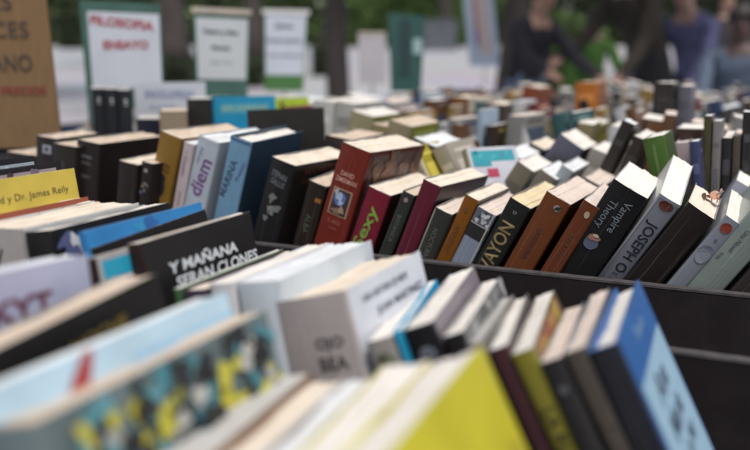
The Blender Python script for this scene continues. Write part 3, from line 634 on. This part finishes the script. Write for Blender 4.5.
for i, f_ in enumerate(far):
    ri, w_, s, t_, ln, h, nm, c, pg, W_ = f_
    lb = L0[i]
    if tot[lb] > 1:
        seen[lb] += 1
        lb = lb.replace(', ', ', ' + ORD[min(seen[lb], 6)] + ' such in ', 1)
    W_ = round(W_, 2)
    k = (nm, c, round(t_, 2), round(h, 2), pg, W_)
    if len(lb.split()) > 16: lb = lb.replace(' such in', '')
    if len(lb.split()) > 16: lb = lb.replace(' blurred', '')
    if k not in cache:
        cm = cover_mat(c); sm = cover_mat(tuple(q * .8 for q in c))
        mb, pb = book_meshes(round(t_, 2) or .02, W_, round(h, 2), cm, sm, cm, pages_mat(pg), False, 0.0, None,
                             far_print(len(cache), c) if rnd.random() < .8 else None, cm, 1)
        cache[k] = (mb.mesh('cover'), pb.mesh('page_block'))
    M = frame(rnd.uniform(-6, 6), ln, 0)
    tt = round(t_, 2); low = min((M @ Vector((x, y, 0))).z for x in (-tt / 2, tt / 2) for y in (0, W_))
    P = TA * s + WA * w_ + UP * (FLOOR - low)
    if len(BOOKS) + i >= 300:                         # beyond the 300 largest: one crowded mass
        X = Matrix.Translation(P) @ M.to_4x4()
        for me_ in cache[k]:
            mass.add([X @ v.co for v in me_.vertices], [], me_.materials[0])
            o_ = len(mass.v) - len(me_.vertices)
            for p_ in me_.polygons: mass.f.append([q + o_ for q in p_.vertices]); mass.m.append(mass.mi(me_.materials[p_.material_index]))
        continue
    rt = empty('paperback_book', P, lb, 'book', 'blurred books filling the far trays'); rt.rotation_euler = M.to_euler()
    link('cover', cache[k][0], rt); link('page_block', cache[k][1], rt)

if mass.f: tag(mass.build('distant_books'), 'tiny blurred books crowding the farthest trays before the people', None, kind='stuff')

# ================================================================== trays and tables
wood = nmat('dark_tray_board', (.019, .015, .016), .75, .18, 25, .1, spec=.15, dirt=.5)
lip = nmat('grey_tray_edge', (.075, .068, .072), .5, .3, 80, .3)  # top caps in a paler grey than the boards
cloth = nmat('dark_table_cloth', (.03, .028, .03), .9, .3, 50, .4)
MR = Matrix((TA, WA, UP)).transposed()
def wbox(mb, s0, s1, w0, w1, z0, z1, m):
    mb.box(TA * ((s0 + s1) / 2) + WA * ((w0 + w1) / 2) + UP * ((z0 + z1) / 2), (s1 - s0, w1 - w0, z1 - z0), m, MR)
def tray(s0, s1, w0, w1, zt, label, inner=()):
    rt = empty('book_tray', TA * ((s0 + s1) / 2) + WA * w0 + UP * (FLOOR - .012), label, 'tray', 'dark wooden trays holding the books')
    inv = Matrix.Translation(-rt.location)
    def part(name, *a, cap=True):
        mb = MB(); wbox(mb, *a, wood)
        s0_, s1_, w0_, w1_, z0_, z1_ = a
        if cap: wbox(mb, s0_, s1_, w0_ - .0005, w1_ + .0005, z1_, z1_ + .0025, lip)
        o = mb.build(name, rt); o.data.transform(inv); return o
    part('tray_floor', s0, s1, w0, w1, FLOOR - .012, FLOOR - .0005, cap=False)
    part('front_board', s0, s1, w0 - .0125, w0 - .0005, FLOOR - .012, zt)
    part('back_board', s0, s1, w1 + .0005, w1 + .0125, FLOOR - .012, zt)
    for s_ in (s0 - .0005 - .012, s1 + .0005): part('side_board', s_, s_ + .012, w0 - .0125, w1 + .0125, FLOOR - .012, zt + .01)
    for w_ in inner: part('divider', s0 + .001, s1 - .001, w_ - .005, w_ + .005, FLOOR, zt)
TOPZ = ZC - .25
tray(-.95, .62, .16, .744, TOPZ, 'near dark tray holding the blurred foreground books', ())
tray(-1.35, 1.0, .977, 1.60 - .035, TOPZ, 'dark tray with a grey front edge holding the sharp middle row', (1.195,))
tray(-2.0, 1.5, 1.60, 2.26, TOPZ, 'third dark tray back, holding softly blurred books')
tray(-2.4, 2.1, 2.29, 3.20, TOPZ, 'fourth dark tray back, crowded with blurred books')
tray(-.9, 2.8, 3.235, 4.05, TOPZ, 'farthest dark tray in front of the people')
def table(s0, s1, w0, w1, label):
    rt = empty('stall_table', TA * ((s0 + s1) / 2) + WA * ((w0 + w1) / 2), label, 'table', 'long stall tables under the trays')
    inv = Matrix.Translation(-rt.location)
    mb = MB(); wbox(mb, s0, s1, w0, w1, FLOOR - .045, FLOOR - .014, cloth); mb.build('table_top', rt).data.transform(inv)
    for a in (s0 + .08, s1 - .12):
        for b in (w0 + .06, w1 - .1):
            mb = MB(); wbox(mb, a, a + .04, b, b + .04, 0.0, FLOOR - .0452, wood); mb.build('leg', rt).data.transform(inv)
table(-1.5, 1.2, .10, 2.27, 'near trestle table with a dark top under the sharp books')
table(-2.5, 3.0, 2.275, 4.12, 'far trestle table with a dark top')

# ================================================================== signs
paper = nmat('white_paper', (.54, .57, .64), .8, .05, 12)
greenb = nmat('green_board', (.05, .12, .10), .6, .2, 20)
cardb = nmat('brown_cardboard', (.19, .112, .052), .85, .14, 18, .3, stretch=(14, 1, 1))
tanp = nmat('tan_plastic_strip', (.50, .44, .38), .5, .1, 20)
stickm = nmat('sign_stick', (.20, .16, .12), .7, .2, 30)
def sign(name, quad, D_, label, cat='sign', thick=.006, mat=None, extras=None, foot=True, depth_tilt=0):
    """quad: pixel corners TL, TR, BR, BL of the panel at distance D_"""
    P = [at(x, y, D_) for x, y in quad]
    o = (P[2] + P[3]) / 2
    rt = empty(name, Vector((o.x, D_, 0 if not foot else FLOOR)), label, cat)
    rel = [p - rt.location for p in P]
    mb = MB(); vs = []
    for p in rel: vs.append(p + Vector((0, thick, 0)))
    for p in rel: vs.append(p.copy())
    mb.add(vs, [(0, 1, 2, 3), (7, 6, 5, 4), (0, 4, 5, 1), (1, 5, 6, 2), (2, 6, 7, 3), (3, 7, 4, 0)], mat)
    pmb = mb
    def fn(u, v, e):                                  # u 0..1 left to right, v 0..1 top to bottom
        a = rel[0].lerp(rel[1], u); b = rel[3].lerp(rel[2], u)
        return a.lerp(b, v) + Vector((0, -e, 0))
    wd = (rel[1] - rel[0]).length; ht = (rel[3] - rel[0]).length
    ex = extras(rt, fn, wd, ht) if extras else None
    if isinstance(ex, MB):                            # writing straight on the board
        for f_, k_ in zip(ex.f, ex.m): pmb.add([ex.v[i] for i in f_], [tuple(range(len(f_)))], ex.mats[k_])
    pmb.build('panel', rt)
    mb = MB()
    c = (rel[2] + rel[3]) / 2
    mb.tube([Vector((c.x, thick + .006, .0)), Vector((c.x, thick + .006, rel[0].z * .5 + rel[3].z * .5))], [.004, .004], stickm, 8)
    mb.build('support_stick', rt)
def panel(mb, fn, u0, u1, v0, v1, m, e=.001): mb.add([fn(u0, v0, e), fn(u1, v0, e), fn(u1, v1, e), fn(u0, v1, e)], [(3, 2, 1, 0)], m)
def ttext(mb, fn, s, u, v, wd, ht, w_, h_, m, rot=0, bold=.02, e=.0025):
    deco_text(mb, lambda a, b, _: fn(u + a / wd, v - b / ht, e), s, 0, 0, h_, rot, m, bold, w_)
def ex_card(rt, fn, wd, ht):
    mb = MB(); k = ink((.05, .04, .035)); r = ink((.22, .035, .03))
    P = wd / 175.0                                   # metres per pixel
    U = lambda x: (x + 115) / 175.0
    V = lambda y: (y + 42) / 186.0
    for s, x, y, w_, h_, m in (('TALES', -10, 1, 68, 18, k), ('DULCES', -3, 28, 84, 17, k), ('PIANO', 12, 60, 54, 18, k)):
        ttext(mb, fn, s, U(x), V(y), wd, ht, w_ * P, h_ * P, m, 0, .0)
    ttext(mb, fn, 'PRECIOS', U(28), V(87), wd, ht, 45 * P, 9 * P, r, 0, .02)
    return mb
sign('cardboard_sign', ((-125, -45), (41, -45), (62, 147), (-115, 150)), 1.62, 'brown cardboard sign with hand lettered black and red words at the left edge', mat=cardb, extras=ex_card)
def ex_fil(rt, fn, wd, ht):
    mb = MB(); panel(mb, fn, .09, .985, .085, .70, paper, .0015); r = ink((.36, .05, .07))
    ttext(mb, fn, 'FILOSOFIA', .52, .17, wd, ht, .150, .022, r, -4, .035); ttext(mb, fn, 'ENSAYO', .55, .345, wd, ht, .108, .021, r, 2, .035)
    mb.build('paper_sheet', rt)
sign('philosophy_sign', ((79, 0), (160, 4), (165, 124), (89, 124)), 2.05, 'green board with white sheet reading FILOSOFIA ENSAYO in red', mat=greenb, extras=ex_fil)
def ex_enc(rt, fn, wd, ht):
    mb = MB(); b = ink((.20, .26, .45))
    ttext(mb, fn, 'ENCICLOPEDIA', .5, .30, wd, ht, .112, .016, b, -2, .01); ttext(mb, fn, 'ilustrada', .4, .62, wd, ht, .06, .012, ink((.3, .36, .5)), 0, 0)
    return mb
sign('encyclopedia_card', ((134, 83), (205, 82), (206, 118), (136, 120)), 1.95, 'small white card with blue ENCICLOPEDIA lettering under the green board', mat=paper, extras=ex_enc)
def ex_s3(rt, fn, wd, ht):
    mb = MB(); panel(mb, fn, .04, .97, .11, .80, nmat('sleeve_paper', (.52, .55, .58), .6, .04, 10), .0015); k = ink((.05, .06, .07)); ttext(mb, fn, 'Teatro y Cine', .48, .27, wd, ht, .105, .016, k, -1, .06); ttext(mb, fn, 'Musica', .49, .44, wd, ht, .056, .013, k, 0, .03)
    ttext(mb, fn, 'desde 3 euros', .50, .60, wd, ht, .07, .009, ink((.2, .2, .22)), 0, 0); mb.build('paper_sheet', rt)
    mb = MB(); panel(mb, fn, -.03, 1.03, -.0, .06, tanp, .004); mb.build('top_strip', rt)
sign('sleeved_sign', ((193, 7), (250, 10), (247, 97), (197, 97)), 2.5, 'pale sheet with three printed lines on a dark green board', mat=greenb, extras=ex_s3)
def ex_s4(rt, fn, wd, ht):
    mb = MB(); panel(mb, fn, .03, .97, .05, .80, nmat('bluish_paper', (.56, .60, .70), .6, .04, 10), .0015); k = ink((.06, .07, .10)); ttext(mb, fn, 'Libros', .46, .19, wd, ht, .07, .020, k, 0, .03); ttext(mb, fn, 'Novela historica', .48, .37, wd, ht, .14, .014, k, 0, .03)
    ttext(mb, fn, 'y de aventuras', .48, .56, wd, ht, .14, .014, k, 0, .03); mb.build('paper_sheet', rt)
    mb = MB(); panel(mb, fn, -.04, 1.04, -.01, .05, nmat('clear_holder_edge', (.66, .66, .66), .3, .05, 10), .004); mb.build('top_strip', rt)
sign('green_footed_sign', ((264, 10), (308, 11), (303, 91), (265, 91)), 3.3, 'bluish white sign with three dark lines and a bright green foot', mat=nmat('bright_green_board', (.06, .17, .05), .6, .1, 20), extras=ex_s4)
sign('small_white_sign', ((358, 32), (386, 32), (386, 84), (359, 84)), 4.0, 'small white sign with a tan top rail left of the green one', mat=nmat('offwhite_board', (.50, .48, .52), .7, .06, 10),
     extras=lambda rt, fn, wd, ht: (lambda mb: (panel(mb, fn, 0, 1, 0, .07, tanp, .002), mb.build('top_rail', rt)))(MB()))
def ex_s6(rt, fn, wd, ht):
    mb = MB(); panel(mb, fn, .30, .62, .06, .80, nmat('dark_green_print', (.015, .045, .05), .6, .2, 30), .002); panel(mb, fn, .70, .95, .30, .50, nmat('pale_teal_label', (.32, .46, .48), .6, .1, 10), .002)
    mb.build('printed_panel', rt)
sign('dark_green_sign', ((388, 13), (425, 16), (421, 92), (391, 92)), 3.6, 'tall dark green sign with a darker stripe and a pale label', mat=nmat('teal_green_board', (.025, .085, .078), .6, .1, 10), extras=ex_s6)
def ex_s7(rt, fn, wd, ht):
    mb = MB(); panel(mb, fn, .28, .40, .05, .75, ink((.34, .12, .09)), .002); panel(mb, fn, .40, .80, .0, .85, ink((.46, .39, .40)), .002); panel(mb, fn, .26, .34, .55, .72, ink((.06, .08, .35)), .003)
    mb.build('printed_panel', rt)
sign('colour_poster', ((462, -14), (492, -14), (500, 66), (470, 66)), 6.0, 'pale blue poster with a red and a pink stripe beside the green sign', cat='poster', mat=nmat('poster_blue', (.40, .47, .60), .6, .1, 10), extras=ex_s7)

# ================================================================== ground and surroundings
pav = bpy.data.materials.new('pale_paving'); pav.use_nodes = True
nt = pav.node_tree; N = nt.nodes; L = nt.links
tc = N.new('ShaderNodeTexCoord'); br = N.new('ShaderNodeTexBrick'); br.inputs['Scale'].default_value = 1.6
br.inputs['Color1'].default_value = (.52, .52, .57, 1); br.inputs['Color2'].default_value = (.44, .44, .49, 1); br.inputs['Mortar'].default_value = (.25, .25, .25, 1); br.inputs['Mortar Size'].default_value = .012
no = N.new('ShaderNodeTexNoise'); no.inputs['Scale'].default_value = .5; no.inputs['Detail'].default_value = 6
mx = N.new('ShaderNodeMix'); mx.data_type = 'RGBA'; mx.blend_type = 'MULTIPLY'; mx.inputs['Factor'].default_value = .4
L.new(tc.outputs['Object'], br.inputs['Vector']); L.new(tc.outputs['Object'], no.inputs['Vector']); L.new(br.outputs['Color'], mx.inputs['A']); L.new(no.outputs['Color'], mx.inputs['B'])
L.new(mx.outputs['Result'], N['Principled BSDF'].inputs['Base Color']); N['Principled BSDF'].inputs['Roughness'].default_value = .8
def gz(y):                                        # the square climbs gently away from the stall
    pts = [(-100, 0), (7, 0), (12, .12), (20, .55), (30, 1.18), (42, 1.75), (60, 2.0), (600, 2.2)]
    for (a, b), (c, d) in zip(pts, pts[1:]):
        if a <= y <= c: return b + (d - b) * (y - a) / (c - a)
mb = MB(); ysl = [-100, 7, 12, 20, 30, 42, 60, 600]
mb.add([(x, y, gz(y)) for y in ysl for x in (-300, 300)], [(2 * i, 2 * i + 1, 2 * i + 3, 2 * i + 2) for i in range(len(ysl) - 1)], pav)
tag(mb.build('pavement'), 'pale stone paving of the square behind the stall', None, kind='structure')
grass = nmat('lawn_green', (.07, .12, .035), .9, .35, 3)
mb = MB(); mb.add([(-90, 43, gz(43) + .006), (90, 43, gz(43) + .006), (90, 59, gz(59) + .006), (-90, 59, gz(59) + .006)], [(0, 1, 2, 3)], grass)
tag(mb.build('lawn'), 'strip of lawn beyond the pale paving', None, kind='structure')
def leaves(mb, n, pos, size, mats, q):
    for _ in range(n):
        p = pos(q)
        if p is None: continue
        a = Vector((q.gauss(0, 1), q.gauss(0, 1), q.gauss(0, 1))).normalized(); b = a.orthogonal().normalized(); s_ = size * q.uniform(.5, 1.3)
        mb.add([p - a * s_, p + b * s_ * .5, p + a * s_, p - b * s_ * .5], [(0, 1, 2, 3)], q.choice(mats))
LG = [nmat('leaf_dark', (.030, .038, .025), .8, .3, 2, spec=.2), nmat('leaf_mid', (.050, .065, .033), .8, .3, 2, spec=.2)]
LB = [nmat('leaf_sunlit', (.13, .21, .06), .7, .3, 2, spec=.3), nmat('leaf_mid2', (.08, .12, .045), .7, .3, 2, spec=.3)]  # sunlight and bright spots painted into the foliage as a paler leaf colour
bark = nmat('tree_bark', (.055, .045, .042), .9, .35, 8, .8, stretch=(1, 1, .2))
def tree(px, D_, r, h, label, lean=0, seed=1, mats=LG):
    p = at(px, 59, D_); q = random.Random(seed)
    rt = empty('park_tree', (p.x, D_, gz(D_) - .02), label, 'tree', 'trees around the square')
    mb = MB(); pts = []; rad = []
    for i in range(9):
        k = i / 8; pts.append((lean * k * h * .1 + math.sin(k * 5 + seed) * .06, math.cos(k * 4 + seed) * .05, k * h * .75)); rad.append(r * (1.35 if i == 0 else 1.0) * (1 - .55 * k))
    mb.tube(pts, rad, bark, 12)
    for j in range(7):
        a = q.uniform(0, 6.3); z = h * q.uniform(.38, .7); l = h * .25
        s0 = Vector((lean * z / h * h * .1, 0, z)); d = Vector((math.cos(a), math.sin(a), .8))
        mb.tube([s0, s0 + d * l * .5 + Vector((0, 0, .1)), s0 + d * l], [r * .35, r * .22, r * .08], bark, 7)
    mb.build('trunk', rt, True)
    mb = MB(); cl = [(Vector((q.gauss(0, h * .17), q.gauss(0, h * .17), h * q.uniform(.5, 1.0))), q.uniform(.5, 1.1) * h * .12) for _ in range(16)]
    def pos(q):
        c, rr = q.choice(cl); d = Vector((q.gauss(0, 1), q.gauss(0, 1), q.gauss(0, 1))).normalized() * rr * q.random() ** .4
        return c + d
    leaves(mb, 2600, pos, .13, mats, q); mb.build('crown', rt)
tree(342, 8.5, .13, 6.5, 'dark tree trunk standing between the white signs', 0, 3)
tree(753, 5.2, .13, 5.5, 'dark tree trunk at the right edge behind the pale blue figure', 0, 5)
tree(172, 26.0, .50, 8, 'dark tree trunk seen between the FILOSOFIA board and sleeved sheet', 0, 8)
tree(254, 28.0, .35, 9, 'distant tree trunk between the two printed sheets', 0, 9)
tree(507, 10.0, .16, 7, 'dark tree trunk behind the poster and the person in black', .2, 12)
tree(20, 15, .3, 8, 'tree trunk hidden behind the cardboard sign', 0, 14)
tree(445, 38, .3, 9, 'farther tree trunk beyond the white paving', 0, 15, LB)
def hedge(x0, x1, D_, h, label, mats, n, seed, name='hedge', cat='hedge', size=.16):
    a, b = at(x0, 59, D_).x, at(x1, 59, D_).x; q = random.Random(seed)
    rt = empty(name, ((a + b) / 2, D_, gz(D_) - .02), label, cat, None)
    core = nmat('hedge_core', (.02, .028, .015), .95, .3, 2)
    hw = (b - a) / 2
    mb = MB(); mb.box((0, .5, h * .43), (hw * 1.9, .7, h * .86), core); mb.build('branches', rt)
    mb = MB()
    def pos(q):
        x = q.uniform(-hw, hw); top = h * (.82 + .18 * mnoise.noise(Vector((x * .9, seed, 0))))
        z = q.uniform(0, top); f = q.choice((-1, -1, -1, 1, 0))
        return Vector((x, (f * .45 + q.uniform(-.12, .12)) + .5, z)) if f else Vector((x, .5 + q.uniform(-.45, .45), top + q.uniform(-.1, .15)))
    leaves(mb, n, pos, size, mats, q); mb.build('foliage', rt)
hedge(-200, 330, 45, 5.5, 'tall dark hedge closing the square on the left', LG + LG + LB, 14000, 31, size=.26)
hedge(332, 560, 46, 5.2, 'tall green hedge behind the signs in the middle', LG + LB, 8000, 32, size=.26)
hedge(562, 980, 44, 5.5, 'tall dark hedge behind the people', LG, 11000, 33, size=.26)
hedge(350, 462, 40, 3.1, 'bright green shrubs beyond the white paving', LB, 5000, 34, 'shrub', 'shrub', .22)
hedge(160, 192, 18, .70, 'added low dark planting between the FILOSOFIA board and the sleeved sheet', LG, 1500, 37, 'shrub', 'shrub', .07)  # added shrub, put in to darken the pale paving band here
hedge(226, 262, 19, .72, 'low dark planting between the two printed sheets', LG, 1500, 38, 'shrub', 'shrub', .07)
hedge(312, 330, 22, .95, 'low dark shrub left of the near tree trunk', LG, 900, 39, 'shrub', 'shrub', .08)
hedge(60, 84, 38, 1.9, 'small dark shrub beside the cardboard sign', LG, 1500, 35, 'shrub', 'shrub', .1)
hedge(556, 604, 12, 1.75, 'bright green shrub between the people', LB, 2500, 36, 'shrub', 'shrub', .09)
# low wall far behind
mb = MB(); wall = nmat('grey_slate_wall', (.10, .11, .13), .8, .2, 2)
a, b = at(395, 59, 36).x, at(456, 59, 36).x; cap_ = nmat('wall_coping', (.16, .17, .19), .8, .1, 2)
rt = empty('low_wall', ((a + b) / 2, 36, gz(36) - .01), 'low slate grey wall at the far side of the paving', 'wall')
mb = MB(); mb.box((0, 0, .6), (b - a, .3, 1.2), wall); mb.build('wall_body', rt)
mb = MB(); mb.box((0, 0, 1.226), (b - a + .1, .4, .05), cap_); mb.build('coping', rt)

# ================================================================== people
def person(px, D_, label, shirt, pants, hair, skin=(.42, .25, .19), face=0, bend=0, arms=((.2, 20), (.2, 20)), k=1.0, name='person', hairlen=0, turn_head=0):
    p = at(px, 59, D_)
    rt = empty(name, (p.x, D_, gz(D_)), label, 'person', None, math.radians(face))
    V = []; E = []; Rr = []; reg = []
    def j(co, r, rg, par=None):
        V.append(Vector(co) * k); Rr.append((r[0] * k, r[1] * k) if isinstance(r, tuple) else (r * k, r * k)); reg.append(rg)
        if par is not None: E.append((par, len(V) - 1))
        return len(V) - 1
    B_ = math.radians(bend)
    def sp(x, y, z):                                 # bends the upper body forward (-Y) about the hips
        z0 = z - .98; return (x, y * math.cos(B_) - z0 * math.sin(B_), .98 + z0 * math.cos(B_) + y * math.sin(B_) * -1 * -1)
    pel = j((0, 0, .98), (.155, .115), 'p'); be = j(sp(0, 0, 1.12), (.145, .105), 's', pel); ch = j(sp(0, .01, 1.30), (.175, .12), 's', be)
    uc = j(sp(0, .01, 1.42), (.13, .09), 's', ch); nk = j(sp(0, -.005, 1.50), .052, 'k', uc); hd0 = j(sp(0, -.02, 1.575), (.070, .080), 'k', nk)
    hd1 = j(sp(0, -.02, 1.655), (.078, .095), 'k', hd0); hd2 = j(sp(0, -.015, 1.715), (.055, .07), 'k', hd1)
    for i, s_ in enumerate((-1, 1)):
        out, fwd = arms[i]
        a = sp(s_ * .185, 0, 1.405); sh = j(a, .066, 's', uc)
        f = math.radians(fwd); d = Vector((s_ * out, -math.sin(f), -math.cos(f))).normalized()
        el = j(Vector(a) + d * .29, .056, 's', sh); f2 = math.radians(min(fwd + 22, 150)); d2 = Vector((s_ * out * .2, -math.sin(f2), -math.cos(f2))).normalized()
        wr = j(V[el] / k + d2 * .25, .044, 's', el); pm = j(V[wr] / k + d2 * .07, (.038, .022), 'k', wr)
        side = Vector((1, 0, 0))
        for q_ in range(4):
            b0 = j(V[pm] / k + d2 * .035 + side * (-.024 + q_ * .016), .0085, 'k', pm)
            j(V[b0] / k + d2 * (.055, .065, .06, .048)[q_] + Vector((0, -.012, -.006)), .0065, 'k', b0)
        j(V[pm] / k + d2 * .02 + side * (-s_ * .055), .009, 'k', pm)
        hp = j((s_ * .095, 0, .90), .092, 'p', pel); kn = j((s_ * .11, -.02, .50), .062, 'p', hp); an = j((s_ * .12, .02, .10), .042, 'p', kn); j((s_ * .13, -.13, .045), (.042, .035), 'b', an)
    me = bpy.data.meshes.new('b'); me.from_pydata(V, E, [])
    o = bpy.data.objects.new('tmp', me); COL.objects.link(o)
    md = o.modifiers.new('s', 'SKIN'); md.use_smooth_shade = True
    sk = me.skin_vertices[0].data
    for i, r in enumerate(Rr): sk[i].radius = r
    sk[0].use_root = True
    sb = o.modifiers.new('u', 'SUBSURF'); sb.levels = 1; sb.render_levels = 1
    dg = bpy.context.evaluated_depsgraph_get(); dg.update(); me2 = bpy.data.meshes.new_from_object(o.evaluated_get(dg)); COL.objects.unlink(o); bpy.data.objects.remove(o)
    ms = {'s': nmat('shirt_cloth', shirt, .85, .35, 9, 1.0), 'p': nmat('trouser_cloth', pants, .85, .15, 14, .3), 'k': nmat('skin', skin, .5, .06, 20), 'b': nmat('shoe_leather', (.03, .025, .02), .5, .1, 20)}
    keys = ['s', 'p', 'k', 'b']; me2.materials.clear()
    for q_ in keys: me2.materials.append(ms[q_])
    for f in me2.polygons:
        c = f.center; best = None
        for a, b in E:
            A_, B2 = V[a], V[b]; d = B2 - A_; t_ = max(0, min(1, (c - A_).dot(d) / max(1e-9, d.dot(d)))); dist = (c - A_ - d * t_).length
            if best is None or dist < best[0]: best = (dist, reg[a] if t_ < .5 else reg[b])
        f.material_index = keys.index(best[1])
    me2.name = 'body'; body = link('body', me2, rt)
    # hair cap and face
    hc = V[hd1]; hm = nmat('hair', hair, .6, .3, 60, .5, stretch=(1, 1, .2)); mb = MB(); R0 = Matrix.Rotation(B_, 3, 'X')
    vs = []; fs = []; nu, nv = 16, 8
    for i in range(nv + 1):
        th = PI * .62 * i / nv
        for q_ in range(nu):
            ph = 2 * PI * q_ / nu; fr = max(0, -math.sin(ph))
            t2 = th * (1 - .42 * fr) * (1 + hairlen * max(0, math.sin(ph)) * .4)
            w_ = 1 + .04 * math.sin(ph * 7 + i)
            v = Vector((.090 * math.sin(t2) * math.cos(ph) * w_, .108 * math.sin(t2) * math.sin(ph) * w_ + .008, .102 * math.cos(t2) + .018)) * k
            vs.append(R0 @ v + hc)
    for i in range(nv):
        for q_ in range(nu): fs.append((i * nu + q_, i * nu + (q_ + 1) % nu, (i + 1) * nu + (q_ + 1) % nu, (i + 1) * nu + q_))
    mb.add(vs, fs, hm); mb.build('hair', rt, True)
    mb = MB(); eye = nmat('eye_dark', (.03, .02, .02), .3, .1, 20); lp = nmat('lips', (.35, .14, .12), .5, .1, 20)
    for s_ in (-1, 1):
        c = hc + R0 @ (Vector((s_ * .030, -.092, .0)) * k); mb.box(c, (.020 * k, .006 * k, .008 * k), eye, R0)
    mb.box(hc + R0 @ (Vector((0, -.085, -.065)) * k), (.04 * k, .01 * k, .008 * k), lp, R0)
    mb.tube([hc + R0 @ (Vector((0, -.088, .008)) * k), hc + R0 @ (Vector((0, -.108, -.028)) * k), hc + R0 @ (Vector((0, -.088, -.038)) * k)], [.007 * k, .013 * k, .009 * k], ms['k'], 8)
    mb.build('face_features', rt)
    return rt
person(652, 6.2, 'person in a dark brown jacket bending over the far books', (.040, .032, .026), (.03, .03, .035), (.05, .03, .02), (.42, .24, .2), face=-62, bend=26, arms=((.1, 36), (.1, 20)), k=1.12)
person(697, 6.4, 'person in a periwinkle blue shirt at the right, leaning forward', (.15, .155, .30), (.05, .05, .09), (.09, .06, .04), (.45, .27, .23), face=-50, bend=20, arms=((.1, 35), (.15, 28)), k=.98)
person(735, 4.9, 'person in a pale grey blue top beside the tree at the right edge', (.10, .13, .19), (.08, .10, .15), (.03, .025, .025), (.10, .06, .055), face=-15, bend=12, arms=((.15, 20), (.1, 15)), k=.80)
person(522, 6.2, 'person in a black jacket standing beyond the tables', (.020, .019, .027), (.12, .16, .24), (.06, .035, .02), (.40, .24, .18), face=30, bend=18, arms=((.2, 45), (.2, 40)), k=.95)
person(590, 7.5, 'person in a bright green top between the black jacket and brown jacket', (.085, .19, .035), (.05, .06, .05), (.03, .03, .025), face=10, bend=6, arms=((.3, 15), (.3, 20)), k=.86)
person(143, 16, 'distant person in a pinkish purple top seen beside the FILOSOFIA sheet', (.30, .18, .32), (.04, .04, .08), (.05, .03, .03), face=0, bend=0, k=.62)
person(722, 9, 'distant person in dark clothes behind the blue shirted one', (.05, .04, .05), (.03, .03, .04), (.03, .02, .02), face=0, bend=0, k=1.0)

# ================================================================== light, world, camera
wd = bpy.data.worlds.new('World'); SC.world = wd; wd.use_nodes = True
nt = wd.node_tree; bg = nt.nodes['Background']
sky = nt.nodes.new('ShaderNodeTexSky'); sky.sky_type = 'NISHITA'; sky.sun_disc = False
SUN_EL, SUN_AZ = math.radians(64), math.radians(160)      # azimuth clockwise from +Y
sky.sun_elevation = SUN_EL; sky.sun_rotation = SUN_AZ; sky.air_density = 1.0; sky.dust_density = 3.0; sky.ozone_density = 1.0
hs = nt.nodes.new('ShaderNodeHueSaturation'); hs.inputs['Saturation'].default_value = .35      # thin cloud greys the sky
nt.links.new(sky.outputs[0], hs.inputs['Color']); nt.links.new(hs.outputs[0], bg.inputs['Color']); bg.inputs['Strength'].default_value = .07
sd = bpy.data.lights.new('sun', 'SUN'); sd.energy = 1.5; sd.angle = math.radians(18); sd.color = (1, .95, .88)
so = bpy.data.objects.new('sun', sd); COL.objects.link(so)
dirv = Vector((math.sin(SUN_AZ) * math.cos(SUN_EL), math.cos(SUN_AZ) * math.cos(SUN_EL), math.sin(SUN_EL)))
so.rotation_euler = dirv.to_track_quat('Z', 'Y').to_euler(); so.location = dirv * 20
cd = bpy.data.cameras.new('camera'); co = bpy.data.objects.new('camera', cd); COL.objects.link(co); SC.camera = co
co.location = CAM; co.rotation_euler = (math.radians(90) - PITCH, 0, 0)
cd.sensor_width = 36; cd.lens = FPX * 36 / 750; cd.clip_start = .02; cd.clip_end = 1500
cd.dof.use_dof = True; cd.dof.focus_distance = FOCUS; cd.dof.aperture_fstop = 2.7; cd.dof.aperture_blades = 9
SC.view_settings.view_transform = 'Standard'; SC.view_settings.look = 'None'; SC.view_settings.exposure = .84; SC.view_settings.gamma = 1
SC.view_settings.use_curve_mapping = False
for b_ in BOOKS: print('BK', *b_)
print('NBOOKS', len(BOOKS), 'FAR', len(far))
